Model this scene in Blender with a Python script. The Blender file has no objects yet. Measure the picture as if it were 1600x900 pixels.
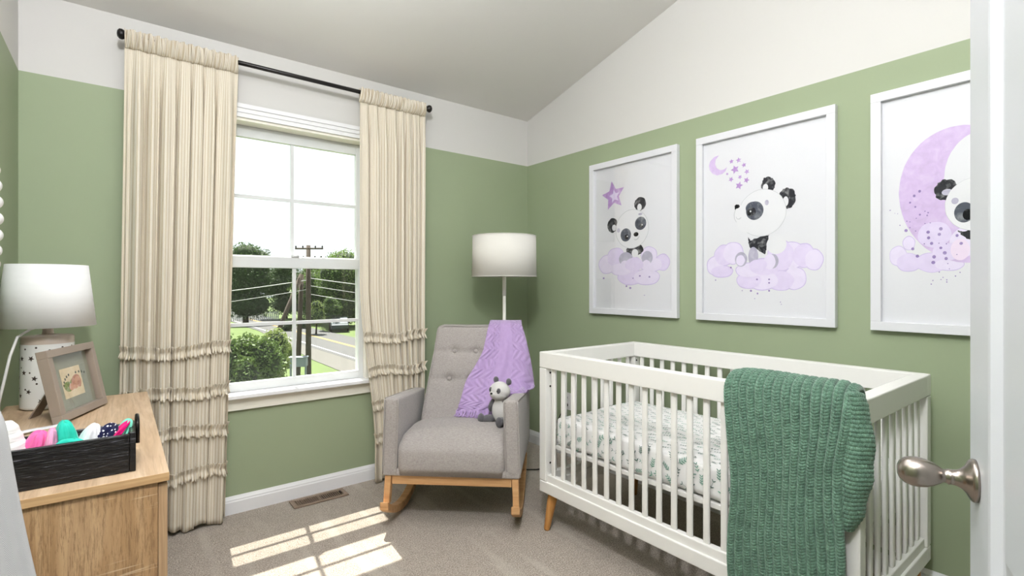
import bpy, bmesh, math, random
import numpy as np
from mathutils import Vector, Matrix, noise
random.seed(7); rng = np.random.default_rng(7)
SC = bpy.context.scene
COL = SC.collection
PI = math.pi

# ------------------------------------------------------------------ camera
cam_d = bpy.data.cameras.new('camera'); cam = bpy.data.objects.new('camera', cam_d); COL.objects.link(cam)
cam_d.sensor_width = 36.0; cam_d.lens = 36.0*785/1600; cam_d.shift_y = -5/1600; cam_d.clip_start = 0.05; cam_d.clip_end = 500
cam.location = (-2.468, -2.957, 1.19)
cam.rotation_euler = (PI/2, 0, -math.atan2(.617, .787))
SC.camera = cam
# ------------------------------------------------------------------ light
SC.view_settings.view_transform = 'Standard'; SC.view_settings.look = 'None'
SC.view_settings.gamma = 1.0; SC.view_settings.use_curve_mapping = False
SC.view_settings.exposure = -0.07
W = bpy.data.worlds.new('world'); SC.world = W; W.use_nodes = True
W.node_tree.nodes['Background'].inputs[0].default_value = (.90, .96, 1.0, 1)
W.node_tree.nodes['Background'].inputs[1].default_value = 1.6
def lamp(name, kind, loc, energy, color=(1, 1, 1), **kw):
    l = bpy.data.lights.new(name, kind); l.energy = energy; l.color = color
    o = bpy.data.objects.new(name, l); COL.objects.link(o); o.location = loc
    for k, v in kw.items(): setattr(l, k, v)
    return o
sun = lamp('sun', 'SUN', (0, 6, 12), 25.0, (1, .96, .88), angle=.009)
sun.rotation_euler = Vector((-.13, -1, -1.86)).to_track_quat('-Z', 'Y').to_euler()
flash = lamp('camera_flash', 'POINT', (-2.50, -2.86, 2.66), 118, (.95, .97, 1), shadow_soft_size=.07)  # photographer's flash, out of view above the camera
fill = lamp('room_fill_light', 'SPOT', (-1.35, -1.75, 2.84), 34, (.95, .97, 1), shadow_soft_size=.15, spot_size=2.9, spot_blend=1.0)  # added fill pointing down, no fixture hangs here
bounce = lamp('added_ceiling_fill', 'SPOT', (-2.15, -1.55, 2.05), 92, (.90, .95, 1), shadow_soft_size=.05, spot_size=2.9, spot_blend=1.0)  # added spot to brighten the ceiling, the room has no such lamp
bounce.rotation_euler = Vector((0, .0, 1)).to_track_quat('-Z', 'Y').to_euler()

# ------------------------------------------------------------------ helpers
def srgb(r, g, b):
    f = lambda c: c/12.92 if c <= .04045 else ((c+.055)/1.055)**2.4
    return (f(r/255), f(g/255), f(b/255), 1)
class NT:
    def __init__(s, name):
        s.m = bpy.data.materials.new(name); s.m.use_nodes = True; s.t = s.m.node_tree
        s.b = s.t.nodes['Principled BSDF']; s.o = s.t.nodes['Material Output']
    def n(s, kind, **kw):
        x = s.t.nodes.new('ShaderNode'+kind)
        for k, v in kw.items():
            if k.startswith('i_'): x.inputs[k[2:].replace('_', ' ')].default_value = v
            elif k.startswith('n_'): x.inputs[int(k[2:])].default_value = v
            else: setattr(x, k, v)
        return x
    def l(s, a, b): s.t.links.new(a, b)
    def coord(s, which='Object', scale=(1, 1, 1), rot=(0, 0, 0)):
        c = s.n('TexCoord'); mp = s.n('Mapping'); mp.inputs['Scale'].default_value = scale; mp.inputs['Rotation'].default_value = rot
        s.l(c.outputs[which], mp.inputs['Vector']); return mp.outputs[0]
    def noise(s, vec, scale, detail=3, rough=.5, dist=0):
        x = s.n('TexNoise'); x.inputs['Scale'].default_value = scale; x.inputs['Detail'].default_value = detail
        x.inputs['Roughness'].default_value = rough; x.inputs['Distortion'].default_value = dist
        s.l(vec, x.inputs['Vector']); return x.outputs['Fac']
    def ramp(s, fac, stops):
        r = s.n('ValToRGB'); e = r.color_ramp.elements
        while len(e) < len(stops): e.new(.5)
        for q, (p, c) in zip(e, stops): q.position = p; q.color = c
        s.l(fac, r.inputs[0]); return r.outputs[0]
    def mix(s, fac, a, b, mode='MIX'):
        x = s.n('Mix', data_type='RGBA', blend_type=mode)
        for sock, v in ((x.inputs[0], fac), (x.inputs[6], a), (x.inputs[7], b)):
            if hasattr(v, 'node'): s.l(v, sock)
            else: sock.default_value = v
        return x.outputs[2]
    def math(s, op, a, b=0.0, c=0.0):
        x = s.n('Math', operation=op)
        for sock, v in zip(x.inputs, (a, b, c)):
            if hasattr(v, 'node'): s.l(v, sock)
            else: sock.default_value = v
        return x.outputs[0]
    def bump(s, h, strength=.3, dist=.001):
        x = s.n('Bump'); x.inputs['Strength'].default_value = strength; x.inputs['Distance'].default_value = dist
        s.l(h, x.inputs['Height']); s.l(x.outputs[0], s.b.inputs['Normal'])
    def base(s, v):
        if hasattr(v, 'node'): s.l(v, s.b.inputs['Base Color'])
        else: s.b.inputs['Base Color'].default_value = v
    def set(s, rough=.5, metal=0, spec=.5, sheen=0, coat=0):
        i = s.b.inputs; i['Roughness'].default_value = rough; i['Metallic'].default_value = metal
        i['Specular IOR Level'].default_value = spec; i['Sheen Weight'].default_value = sheen; i['Coat Weight'].default_value = coat
        return s.m
def plain(name, col, rough=.5, metal=0, spec=.5, var=.04, scale=30, coat=0):
    t = NT(name); f = t.noise(t.coord(), scale)
    a = tuple(c*(1-var) for c in col[:3])+(1,); b = tuple(min(1, c*(1+var)) for c in col[:3])+(1,)
    t.base(t.mix(f, a, b)); return t.set(rough, metal, spec, coat=coat)

def tag(o, label=None, cat=None, group=None, kind=None):
    if label: o['label'] = label
    if cat: o['category'] = cat
    if group: o['group'] = group
    if kind: o['kind'] = kind
    return o
def thing(name, label, cat, loc=(0, 0, 0), rotz=0, group=None):
    o = bpy.data.objects.new(name, None); COL.objects.link(o); o.empty_display_size = .05
    o.location = loc; o.rotation_euler = (0, 0, rotz)
    return tag(o, label, cat, group)
def obj(name, bm, mats, parent=None, smooth=False, world=True):
    """link a bmesh as one mesh object; world=True: its points are world points even when it has a parent"""
    me = bpy.data.meshes.new(name)
    if isinstance(bm, bmesh.types.BMesh):
        bmesh.ops.recalc_face_normals(bm, faces=bm.faces); bm.to_mesh(me); bm.free()
    else:
        v, f = bm; me.from_pydata([tuple(p) for p in v], [], f)
    if not isinstance(mats, (list, tuple)): mats = [mats]
    for m in mats: me.materials.append(m)
    if smooth: me.polygons.foreach_set('use_smooth', [True]*len(me.polygons))
    o = bpy.data.objects.new(name, me); COL.objects.link(o)
    if parent is not None:
        o.parent = parent
        if world:
            r = parent
            while r.parent is not None: r = r.parent
            if parent is r:
                M = Matrix.Translation(r.location) @ r.rotation_euler.to_matrix().to_4x4()
                me.transform(M.inverted())
            else:
                M = Matrix.Translation(r.location) @ r.rotation_euler.to_matrix().to_4x4()
                me.transform(M.inverted())
    return o
def mod_bevel(o, w, seg=2):
    m = o.modifiers.new('bevel', 'BEVEL'); m.width = w; m.segments = seg; m.limit_method = 'ANGLE'; return o
def BM(): return bmesh.new()
def box(bm, x0, x1, y0, y1, z0, z1, mi=0, M=None):
    P = [(x0, y0, z0), (x1, y0, z0), (x1, y1, z0), (x0, y1, z0), (x0, y0, z1), (x1, y0, z1), (x1, y1, z1), (x0, y1, z1)]
    V = [bm.verts.new(M @ Vector(p) if M else p) for p in P]
    for f in ((0, 3, 2, 1), (4, 5, 6, 7), (0, 1, 5, 4), (1, 2, 6, 5), (2, 3, 7, 6), (3, 0, 4, 7)):
        bm.faces.new([V[i] for i in f]).material_index = mi
    return V
def tube(bm, pts, r, seg=8, cap=True, mi=0, flat=1.0):
    pts = [Vector(p) for p in pts]; n = len(pts); rr = r if isinstance(r, (list, tuple)) else [r]*n; rings = []
    up = None
    for i, p in enumerate(pts):
        d = (pts[min(i+1, n-1)]-pts[max(i-1, 0)]).normalized()
        if up is None:
            up = Vector((0, 0, 1)) if abs(d.z) < .9 else Vector((1, 0, 0))
        a = d.cross(up); a = a.normalized() if a.length > 1e-6 else Vector((1, 0, 0)); b = a.cross(d).normalized(); up = b
        rings.append([bm.verts.new(p+(a*math.cos(t)+b*math.sin(t)*flat)*rr[i]) for t in [2*PI*k/seg for k in range(seg)]])
    for A, B in zip(rings, rings[1:]):
        for k in range(seg):
            f = bm.faces.new((A[k], A[(k+1) % seg], B[(k+1) % seg], B[k])); f.material_index = mi; f.smooth = True
    if cap:
        bm.faces.new(rings[0][::-1]).material_index = mi; bm.faces.new(rings[-1]).material_index = mi
def lathe(bm, prof, M=Matrix.Identity(4), seg=32, mi=0, caps=(True, True)):
    rings = []
    for r, h in prof:
        rings.append([bm.verts.new(M @ Vector((r*math.cos(2*PI*k/seg), r*math.sin(2*PI*k/seg), h))) for k in range(seg)])
    for A, B in zip(rings, rings[1:]):
        for k in range(seg):
            f = bm.faces.new((A[k], A[(k+1) % seg], B[(k+1) % seg], B[k])); f.smooth = True; f.material_index = mi
    if caps[0]: bm.faces.new(rings[0][::-1]).material_index = mi
    if caps[1]: bm.faces.new(rings[-1]).material_index = mi
def grid(nu, nv, fn, closed_u=False):
    """fn(u,v)->point, u,v in 0..1; returns verts, faces"""
    v = [fn(i/(nu-1 if not closed_u else nu), j/(nv-1)) for j in range(nv) for i in range(nu)]
    f = []
    for j in range(nv-1):
        for i in range(nu if closed_u else nu-1):
            a = j*nu+i; b = j*nu+(i+1) % nu; f.append((a, b, b+nu, a+nu))
    return v, f
def add_vf(bm, vf, mi=0, smooth=True, M=None):
    V = [bm.verts.new(M @ Vector(p) if M else p) for p in vf[0]]
    for f in vf[1]:
        try:
            q = bm.faces.new([V[i] for i in f]); q.material_index = mi; q.smooth = smooth
        except ValueError: pass
    return V
def ball(bm, c, r, mi=0, seg=16, rings=10, M=None, fuzz=0):
    c = Vector(c); r = r if isinstance(r, (list, tuple)) else (r, r, r)
    R = M.to_3x3() if M else Matrix.Identity(3)
    top = bm.verts.new(c+R @ Vector((0, 0, r[2]))); bot = bm.verts.new(c+R @ Vector((0, 0, -r[2]))); L = []
    for j in range(1, rings):
        t = PI*j/rings
        L.append([bm.verts.new(c+R @ Vector((r[0]*math.sin(t)*math.cos(a), r[1]*math.sin(t)*math.sin(a), r[2]*math.cos(t)))*(1+random.uniform(-fuzz, fuzz))) for a in [2*PI*k/seg for k in range(seg)]])
    def F(*v):
        f = bm.faces.new(v); f.smooth = True; f.material_index = mi
    for k in range(seg):
        F(top, L[0][k], L[0][(k+1) % seg]); F(bot, L[-1][(k+1) % seg], L[-1][k])
    for A, B in zip(L, L[1:]):
        for k in range(seg): F(A[k], B[k], B[(k+1) % seg], A[(k+1) % seg])
def rbox(bm, c, h, r, n=(4, 4, 4), seg=3, fn=None, mi=0):
    """box with rounded edges: centre c, half sizes h, radius r; n inner divisions; fn bends each point"""
    def axis(hh, k):
        i = hh-r; e = [math.tan(math.radians(45*t/seg)) for t in range(seg+1)]
        left = [-i-r*x for x in e[::-1]]; mid = [-i+2*i*t/k for t in range(1, k)]; right = [i+r*x for x in e]
        return left+mid+right
    ax = [axis(h[k], n[k]) for k in range(3)]; cache = {}
    def V(p):
        q = [max(-(h[k]-r), min(h[k]-r, p[k])) for k in range(3)]
        d = Vector([p[k]-q[k] for k in range(3)]); w = Vector(q)+(d.normalized()*r if d.length > 1e-9 else d)
        w = w+Vector(c); w = Vector(fn(w)) if fn else w
        key = tuple(round(x, 6) for x in p)
        if key not in cache: cache[key] = bm.verts.new(w)
        return cache[key]
    for a in range(3):
        b, d = (a+1) % 3, (a+2) % 3
        for s in (-1, 1):
            for i in range(len(ax[b])-1):
                for j in range(len(ax[d])-1):
                    q = []
                    for (u, v) in ((i, j), (i+1, j), (i+1, j+1), (i, j+1)):
                        p = [0, 0, 0]; p[a] = s*h[a]; p[b] = ax[b][u]; p[d] = ax[d][v]; q.append(V(p))
                    if s < 0: q.reverse()
                    try:
                        f = bm.faces.new(q); f.smooth = True; f.material_index = mi
                    except ValueError: pass
def lerp(a, b, t): return a+(b-a)*t
def interp(keys, t):
    """keys: [(t, value or tuple)...] piecewise linear with smoothing"""
    if t <= keys[0][0]: return keys[0][1]
    for (a, va), (b, vb) in zip(keys, keys[1:]):
        if t <= b:
            s = (t-a)/(b-a)
            if isinstance(va, tuple): return tuple(lerp(x, y, s) for x, y in zip(va, vb))
            return lerp(va, vb, s)
    return keys[-1][1]
def sm(t): t = max(0, min(1, t)); return t*t*(3-2*t)

# ------------------------------------------------------------------ materials
PAINT_Z = 2.097
def wall_paint():
    t = NT('two tone wall paint'); g = t.n('NewGeometry'); s = t.n('SeparateXYZ'); t.l(g.outputs['Position'], s.inputs[0])
    st = t.math('GREATER_THAN', s.outputs[2], PAINT_Z)
    n = t.noise(g.outputs['Position'], 2.2, 2)
    green = t.mix(n, srgb(152, 164, 134), srgb(157, 169, 139)); t.base(t.mix(st, green, srgb(214, 212, 209)))
    f = t.noise(g.outputs['Position'], 260, 2); t.bump(f, .12, .0006); return t.set(.62, spec=.35)
M_WALL = wall_paint()
def ceil_paint():
    t = NT('ceiling paint'); g = t.n('NewGeometry'); f = t.noise(g.outputs['Position'], 220, 2); t.base(srgb(231, 228, 225)); t.bump(f, .12, .0006); return t.set(.9, spec=.2)
M_CEIL = ceil_paint()
M_TRIM = plain('white semi gloss trim', srgb(238, 238, 240), .35, var=.01)
M_VINYL = plain('white vinyl window', srgb(218, 220, 221), .4, var=.01)
M_CASE = plain('cream window casing', srgb(240, 236, 224), .45, var=.01)
def carpet():
    t = NT('beige cut pile carpet'); v = t.coord('Object'); a = t.noise(v, 170, 4, .8); b = t.noise(v, 26, 3, .6)
    st = t.noise(t.coord('Object', (9.0, 1.1, 1), (0, 0, .55)), 1.0, 2, .45)
    c = t.ramp(a, [(.38, srgb(118, 104, 90)), (.5, srgb(182, 168, 155)), (.62, srgb(242, 232, 220))])
    c = t.mix(.32, c, t.ramp(b, [(.3, srgb(150, 137, 122)), (.7, srgb(196, 184, 170))]))
    m = t.ramp(st, [(.56, (0, 0, 0, 1)), (.64, (1, 1, 1, 1))]); c = t.mix(t.math('MULTIPLY', m, .40), c, srgb(212, 203, 190))
    t.base(c); t.bump(t.math('ADD', a, t.math('MULTIPLY', b, .5)), 1.0, .006); return t.set(.98, spec=.05, sheen=.2)
M_CARPET = carpet()
def curtain_mat():
    t = NT('striped linen curtain'); uv = t.n('UVMap'); s = t.n('SeparateXYZ'); t.l(uv.outputs[0], s.inputs[0])
    a = t.math('FRACT', t.math('MULTIPLY', s.outputs[0], 50.0)); wide = t.math('LESS_THAN', t.math('ABSOLUTE', t.math('SUBTRACT', a, .5)), .22)
    b = t.math('FRACT', t.math('MULTIPLY', s.outputs[0], 50.0)); thin = t.math('LESS_THAN', t.math('ABSOLUTE', t.math('SUBTRACT', b, .03)), .05)
    c = t.mix(wide, srgb(248, 241, 228), srgb(220, 207, 184)); c = t.mix(thin, c, srgb(212, 201, 180))
    n = t.noise(t.coord('UV', (400, 40, 1)), 1.0, 2); c = t.mix(t.math('MULTIPLY', n, .14), c, srgb(190, 178, 158)); t.base(c); t.set(.9, spec=.1)
    tr = t.n('BsdfTranslucent'); t.l(c, tr.inputs[0]); mx = t.n('MixShader'); mx.inputs[0].default_value = .13
    t.l(t.b.outputs[0], mx.inputs[1]); t.l(tr.outputs[0], mx.inputs[2]); t.l(mx.outputs[0], t.o.inputs[0]); t.bump(n, .2, .0004); return t.m
M_CURT = curtain_mat()
M_ROD = plain('black curtain rod', srgb(32, 29, 29), .35, .3)
def weave(name, c0, c1, scale=1.0, rough=.92):
    t = NT(name); v = t.coord('Object'); a = t.noise(t.coord('Object', (420*scale, 420*scale, 60*scale)), 1.0, 2); b = t.noise(t.coord('Object', (60*scale, 60*scale, 420*scale)), 1.0, 2)
    f = t.math('MULTIPLY', t.math('ADD', a, b), .5); big = t.noise(v, 9, 3)
    c = t.ramp(f, [(.36, c0), (.6, c1)]); c = t.mix(t.math('MULTIPLY', big, .18), c, c0); t.base(c); t.bump(f, .5, .0012); return t.set(rough, spec=.15, sheen=.25)
M_CHAIR = weave('grey linen upholstery', srgb(146, 139, 136), srgb(180, 173, 169), 1.5)
M_PIPING = plain('grey piping', srgb(165, 158, 154), .9)
def wood(name, c0, c1, c2, axis='Z', scale=1.0, rough=.5, figure=.5):
    t = NT(name); k = {'X': (1.2, 16, 16), 'Y': (16, 1.2, 16), 'Z': (16, 16, 1.2)}[axis]
    v = t.coord('Object', tuple(q*scale for q in k)); a = t.noise(v, 1.0, 5, .62, figure*2.4)
    k2 = tuple((q*9 if q > 2 else q*4) for q in k); b = t.noise(t.coord('Object', tuple(q*scale for q in k2)), 1.0, 3, .7)
    c = t.ramp(a, [(.28, c0), (.5, c1), (.74, c2)]); c = t.mix(t.math('MULTIPLY', t.ramp(b, [(.36, (1, 1, 1, 1)), (.52, (0, 0, 0, 1))]), .38), c, c0)
    t.base(c); t.bump(b, .25, .0005); return t.set(rough, spec=.3)
M_OAK = wood('limed oak side', srgb(142, 112, 82), srgb(186, 153, 117), srgb(214, 187, 152), 'Z', .9)
M_OAKTOP = wood('limed oak top', srgb(160, 132, 104), srgb(198, 170, 140), srgb(218, 196, 170), 'Y', .9)
M_BEECH = wood('honey beech', srgb(176, 128, 82), srgb(204, 158, 110), srgb(220, 178, 132), 'X', 1.4, .45, .2)
M_HONEY = wood('amber crib leg', srgb(172, 114, 56), srgb(202, 144, 82), srgb(214, 162, 100), 'Z', 1.6, .4, .2)
M_CRIB = plain('white painted crib wood', srgb(236, 234, 230), .42, var=.012)
M_DOOR = plain('white painted door', srgb(208, 210, 215), .38, var=.012, scale=8)
def brushed(name, c, r=.3):
    t = NT(name); n = t.noise(t.coord('Object', (30, 30, 900)), 1.0, 2); t.base(c); t.bump(n, .06, .0003); return t.set(r, 1.0)
M_NICKEL = brushed('brushed nickel', srgb(160, 151, 143), .27)
M_BLACKMETAL = plain('black metal', srgb(40, 36, 34), .35, .8)
M_SHADE = None
def shade_mat(name, c, rib):
    t = NT(name); n = t.noise(t.coord('Object', (12, 12, rib)), 1.0, 3, .6); cc = t.mix(n, tuple(x*.93 for x in c[:3])+(1,), c); t.base(cc); t.bump(n, .2, .0006); t.set(.85, spec=.2)
    tr = t.n('BsdfTranslucent'); t.l(cc, tr.inputs[0]); mx = t.n('MixShader'); mx.inputs[0].default_value = .12
    t.l(t.b.outputs[0], mx.inputs[1]); t.l(tr.outputs[0], mx.inputs[2]); t.l(mx.outputs[0], t.o.inputs[0]); return t.m
M_SHADE = shade_mat('white linen drum shade', srgb(236, 233, 226), 500)
M_SHADE2 = shade_mat('white fabric lamp shade', srgb(252, 252, 252), 60)
M_CERAM = plain('white glazed ceramic', srgb(244, 243, 240), .18, var=.01, coat=.5)
M_CERTAUPE = plain('taupe glaze', srgb(208, 190, 176), .22, var=.03, coat=.4)
M_HOLE = plain('dark cut out', srgb(70, 58, 52), .8)
M_WHITEPL = plain('white plastic', srgb(232, 230, 228), .4)
def glass_mat(name, refl, tint=(1, 1, 1, 1)):
    t = NT(name); tr = t.n('BsdfTransparent'); tr.inputs[0].default_value = tint; g = t.n('BsdfGlossy'); g.inputs['Roughness'].default_value = .02
    lw = t.n('LayerWeight'); lw.inputs['Blend'].default_value = .35; mx = t.n('MixShader'); t.l(t.math('MULTIPLY', lw.outputs['Fresnel'], refl), mx.inputs[0])
    t.l(tr.outputs[0], mx.inputs[1]); t.l(g.outputs[0], mx.inputs[2]); t.l(mx.outputs[0], t.o.inputs[0]); t.t.nodes.remove(t.b); return t.m
M_PANE = glass_mat('window glass', .5, (.97, .98, .97, 1))
M_ARTGLASS = glass_mat('picture glass', .16)
def screen_mat():
    t = NT('insect screen mesh'); tr = t.n('BsdfTransparent'); t.b.inputs['Base Color'].default_value = (.05, .05, .05, 1); t.b.inputs['Roughness'].default_value = .7
    mx = t.n('MixShader'); v = t.coord('Object', (700, 1, 700)); w = t.noise(v, 1.0, 1); mx.inputs[0].default_value = .3
    t.l(t.math('ADD', t.math('MULTIPLY', w, .1), .22), mx.inputs[0]); t.l(tr.outputs[0], mx.inputs[1]); t.l(t.b.outputs[0], mx.inputs[2]); t.l(mx.outputs[0], t.o.inputs[0]); return t.m
M_SCREEN = screen_mat()
def paint_card(name, c, var=.10, sc=28):
    t = NT(name); n = t.noise(t.coord('Object'), sc, 4, .6, .6); w = tuple(lerp(x, 1, var*2) for x in c[:3])+(1,); d = tuple(x*(1-var) for x in c[:3])+(1,)
    t.base(t.ramp(n, [(.3, d), (.5, c), (.72, w)])); return t.set(.8, spec=.1)

# ------------------------------------------------------------------ the room
def struct(name, bm, m, parent=None): return tag(obj(name, bm, m, parent), kind='structure') if parent is None else obj(name, bm, m, parent)
SL = .262
b = BM(); box(b, -3.3, .25, -4.6, .3, -.12, 0); struct('floor', b, M_CARPET)
def cz(y): return 2.44-SL*y
b = BM(); P = []
for z in (0, .12): P += [(-3.3, .3, cz(.3)+z), (.25, .3, cz(.3)+z), (.25, -4.6, cz(-4.6)+z), (-3.3, -4.6, cz(-4.6)+z)]
V = [b.verts.new(p) for p in P]
for f in ((0, 1, 2, 3), (7, 6, 5, 4), (0, 4, 5, 1), (1, 5, 6, 2), (2, 6, 7, 3), (3, 7, 4, 0)): b.faces.new([V[i] for i in f])
struct('ceiling', b, M_CEIL)
WX0, WX1, WZ0, WZ1 = -2.10, -1.262, .60, 2.075
b = BM(); box(b, -3.0, WX0, 0, .16, -.05, 2.6); box(b, WX1, .12, 0, .16, -.05, 2.6); box(b, WX0, WX1, 0, .16, -.05, WZ0); box(b, WX0, WX1, 0, .16, WZ1, 2.6)
struct('wall_window', b, M_WALL)
b = BM(); box(b, 0, .12, -4.6, .0, -.05, 3.8); struct('wall_right', b, M_WALL)
b = BM(); box(b, -2.92, -2.80, -2.0, 0, -.05, 3.2); box(b, -3.2, -2.92, -2.05, -1.9, -.05, 3.2); box(b, -3.25, -3.13, -4.6, -2.0, -.05, 3.8); struct('wall_left', b, M_WALL)
b = BM(); box(b, -2.24, 0, -3.16, -3.06, -.05, 3.5); box(b, -3.13, -3.03, -3.16, -3.06, -.05, 3.5); box(b, -3.03, -2.24, -3.16, -3.06, 2.06, 3.5); struct('wall_near', b, M_WALL)
b = BM(); box(b, -3.2, .1, -4.6, -4.5, -.05, 3.8); struct('wall_hall', b, plain('hall paint', srgb(225, 222, 216), .7))
def baseboard(name, x0, y0, x1, y1, nx, ny):
    """profile swept from (x0,y0) to (x1,y1); (nx,ny) points into the room"""
    pr = [(0, 0), (.016, 0), (.016, .062), (.013, .068), (.013, .074), (.008, .082), (.004, .09), (0, .09)]
    b = BM(); A = [b.verts.new((x0+nx*d, y0+ny*d, z)) for d, z in pr]; B = [b.verts.new((x1+nx*d, y1+ny*d, z)) for d, z in pr]
    for i in range(len(pr)): j = (i+1) % len(pr); b.faces.new((A[i], A[j], B[j], B[i]))
    b.faces.new(A); b.faces.new(B[::-1]); return struct(name, b, M_TRIM)
baseboard('baseboard_window', -2.8, 0, 0, 0, 0, -1)
baseboard('baseboard_right', 0, -.016, 0, -3.06, -1, 0)
baseboard('baseboard_left', -2.8, -2.0, -2.8, -.016, 1, 0)
# door casing of the room's doorway
b = BM(); box(b, -2.24, -2.17, -3.06, -3.045, 0, 2.12); box(b, -3.10, -3.03, -3.06, -3.045, 0, 2.12); box(b, -3.03, -2.24, -3.06, -3.045, 2.06, 2.12); struct('trim_1', b, M_TRIM)

# ------------------------------------------------------------------ window
win = tag(bpy.data.objects.new('window_1', None), kind='structure'); COL.objects.link(win); win.location = (-1.68, 0, WZ0)
b = BM()   # jamb lining
box(b, WX0, WX0+.02, -.001, .16, WZ0, WZ1); box(b, WX1-.02, WX1, -.001, .16, WZ0, WZ1); box(b, WX0+.02, WX1-.02, -.001, .16, WZ1-.02, WZ1)
obj('window_jamb', b, M_CASE, win)
b = BM()   # stepped head casing and sides
for (d, z0, z1) in ((.014, WZ1-.005, WZ1+.062), (.020, WZ1+.018, WZ1+.062), (.027, WZ1+.040, WZ1+.062)): box(b, WX0-.055, WX1+.055, -d, 0, z0, z1)
box(b, WX0-.055, WX0+.004, -.014, 0, WZ0+.02, WZ1-.005); box(b, WX1-.004, WX1+.055, -.014, 0, WZ0+.02, WZ1-.005)
obj('window_casing', b, M_TRIM, win)
b = BM(); box(b, WX0-.07, WX1+.07, -.058, 0, WZ0, WZ0+.022); box(b, WX0, WX1, 0, .16, WZ0-.0, WZ0+.022); o = obj('window_sill', b, M_TRIM, win); mod_bevel(o, .005)
b = BM(); box(b, WX0-.055, WX1+.055, -.016, 0, .545, WZ0); box(b, WX0-.055, WX1+.055, -.021, 0, .537, .549); obj('window_apron', b, M_CASE, win)
def sash(name, y0, y1, z0, z1, rb, rt):
    s0, s1 = WX0+.02, WX1-.02; g0, g1 = -2.052, -1.31
    b = BM(); box(b, s0, g0, y0, y1, z0, z1); box(b, g1, s1, y0, y1, z0, z1); box(b, g0, g1, y0, y1, z0, z0+rb); box(b, g0, g1, y0, y1, z1-rt, z1)
    yc = (y0+y1)/2; gz0, gz1 = z0+rb, z1-rt; zm = (gz0+gz1)/2
    o = obj(name, b, M_VINYL, win); mod_bevel(o, .003)
    b = BM(); box(b, -1.69, -1.672, yc-.007, yc+.007, gz0, gz1); box(b, g0, g1, yc-.0065, yc+.0065, zm-.009, zm+.009); obj('grille', b, M_VINYL, o)
    b = BM(); box(b, g0, g1, yc-.0015, yc+.0015, gz0, gz1); obj('pane', b, M_PANE, o)
    return o
sash('upper_sash', .085, .115, 1.30, WZ1-.02, .052, .062)
lo = sash('lower_sash', .038, .070, WZ0+.022, 1.345, .046, .062)
b = BM(); tube(b, [(-1.70, .036, 1.352), (-1.66, .036, 1.352)], .008, 8); obj('sash_lock', b, M_VINYL, lo)
b = BM(); V = [b.verts.new(p) for p in ((WX0+.02, .135, WZ0+.022), (WX1-.02, .135, WZ0+.022), (WX1-.02, .135, 1.33), (WX0+.02, .135, 1.33))]; b.faces.new(V)
obj('insect_screen', b, M_SCREEN, win)
b = BM(); box(b, WX0+.02, WX1-.02, .128, .14, 1.318, 1.345); box(b, WX0+.02, WX0+.032, .128, .14, WZ0+.022, 1.318); box(b, WX1-.032, WX1-.02, .128, .14, WZ0+.022, 1.318); obj('screen_frame', b, M_VINYL, win)
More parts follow.
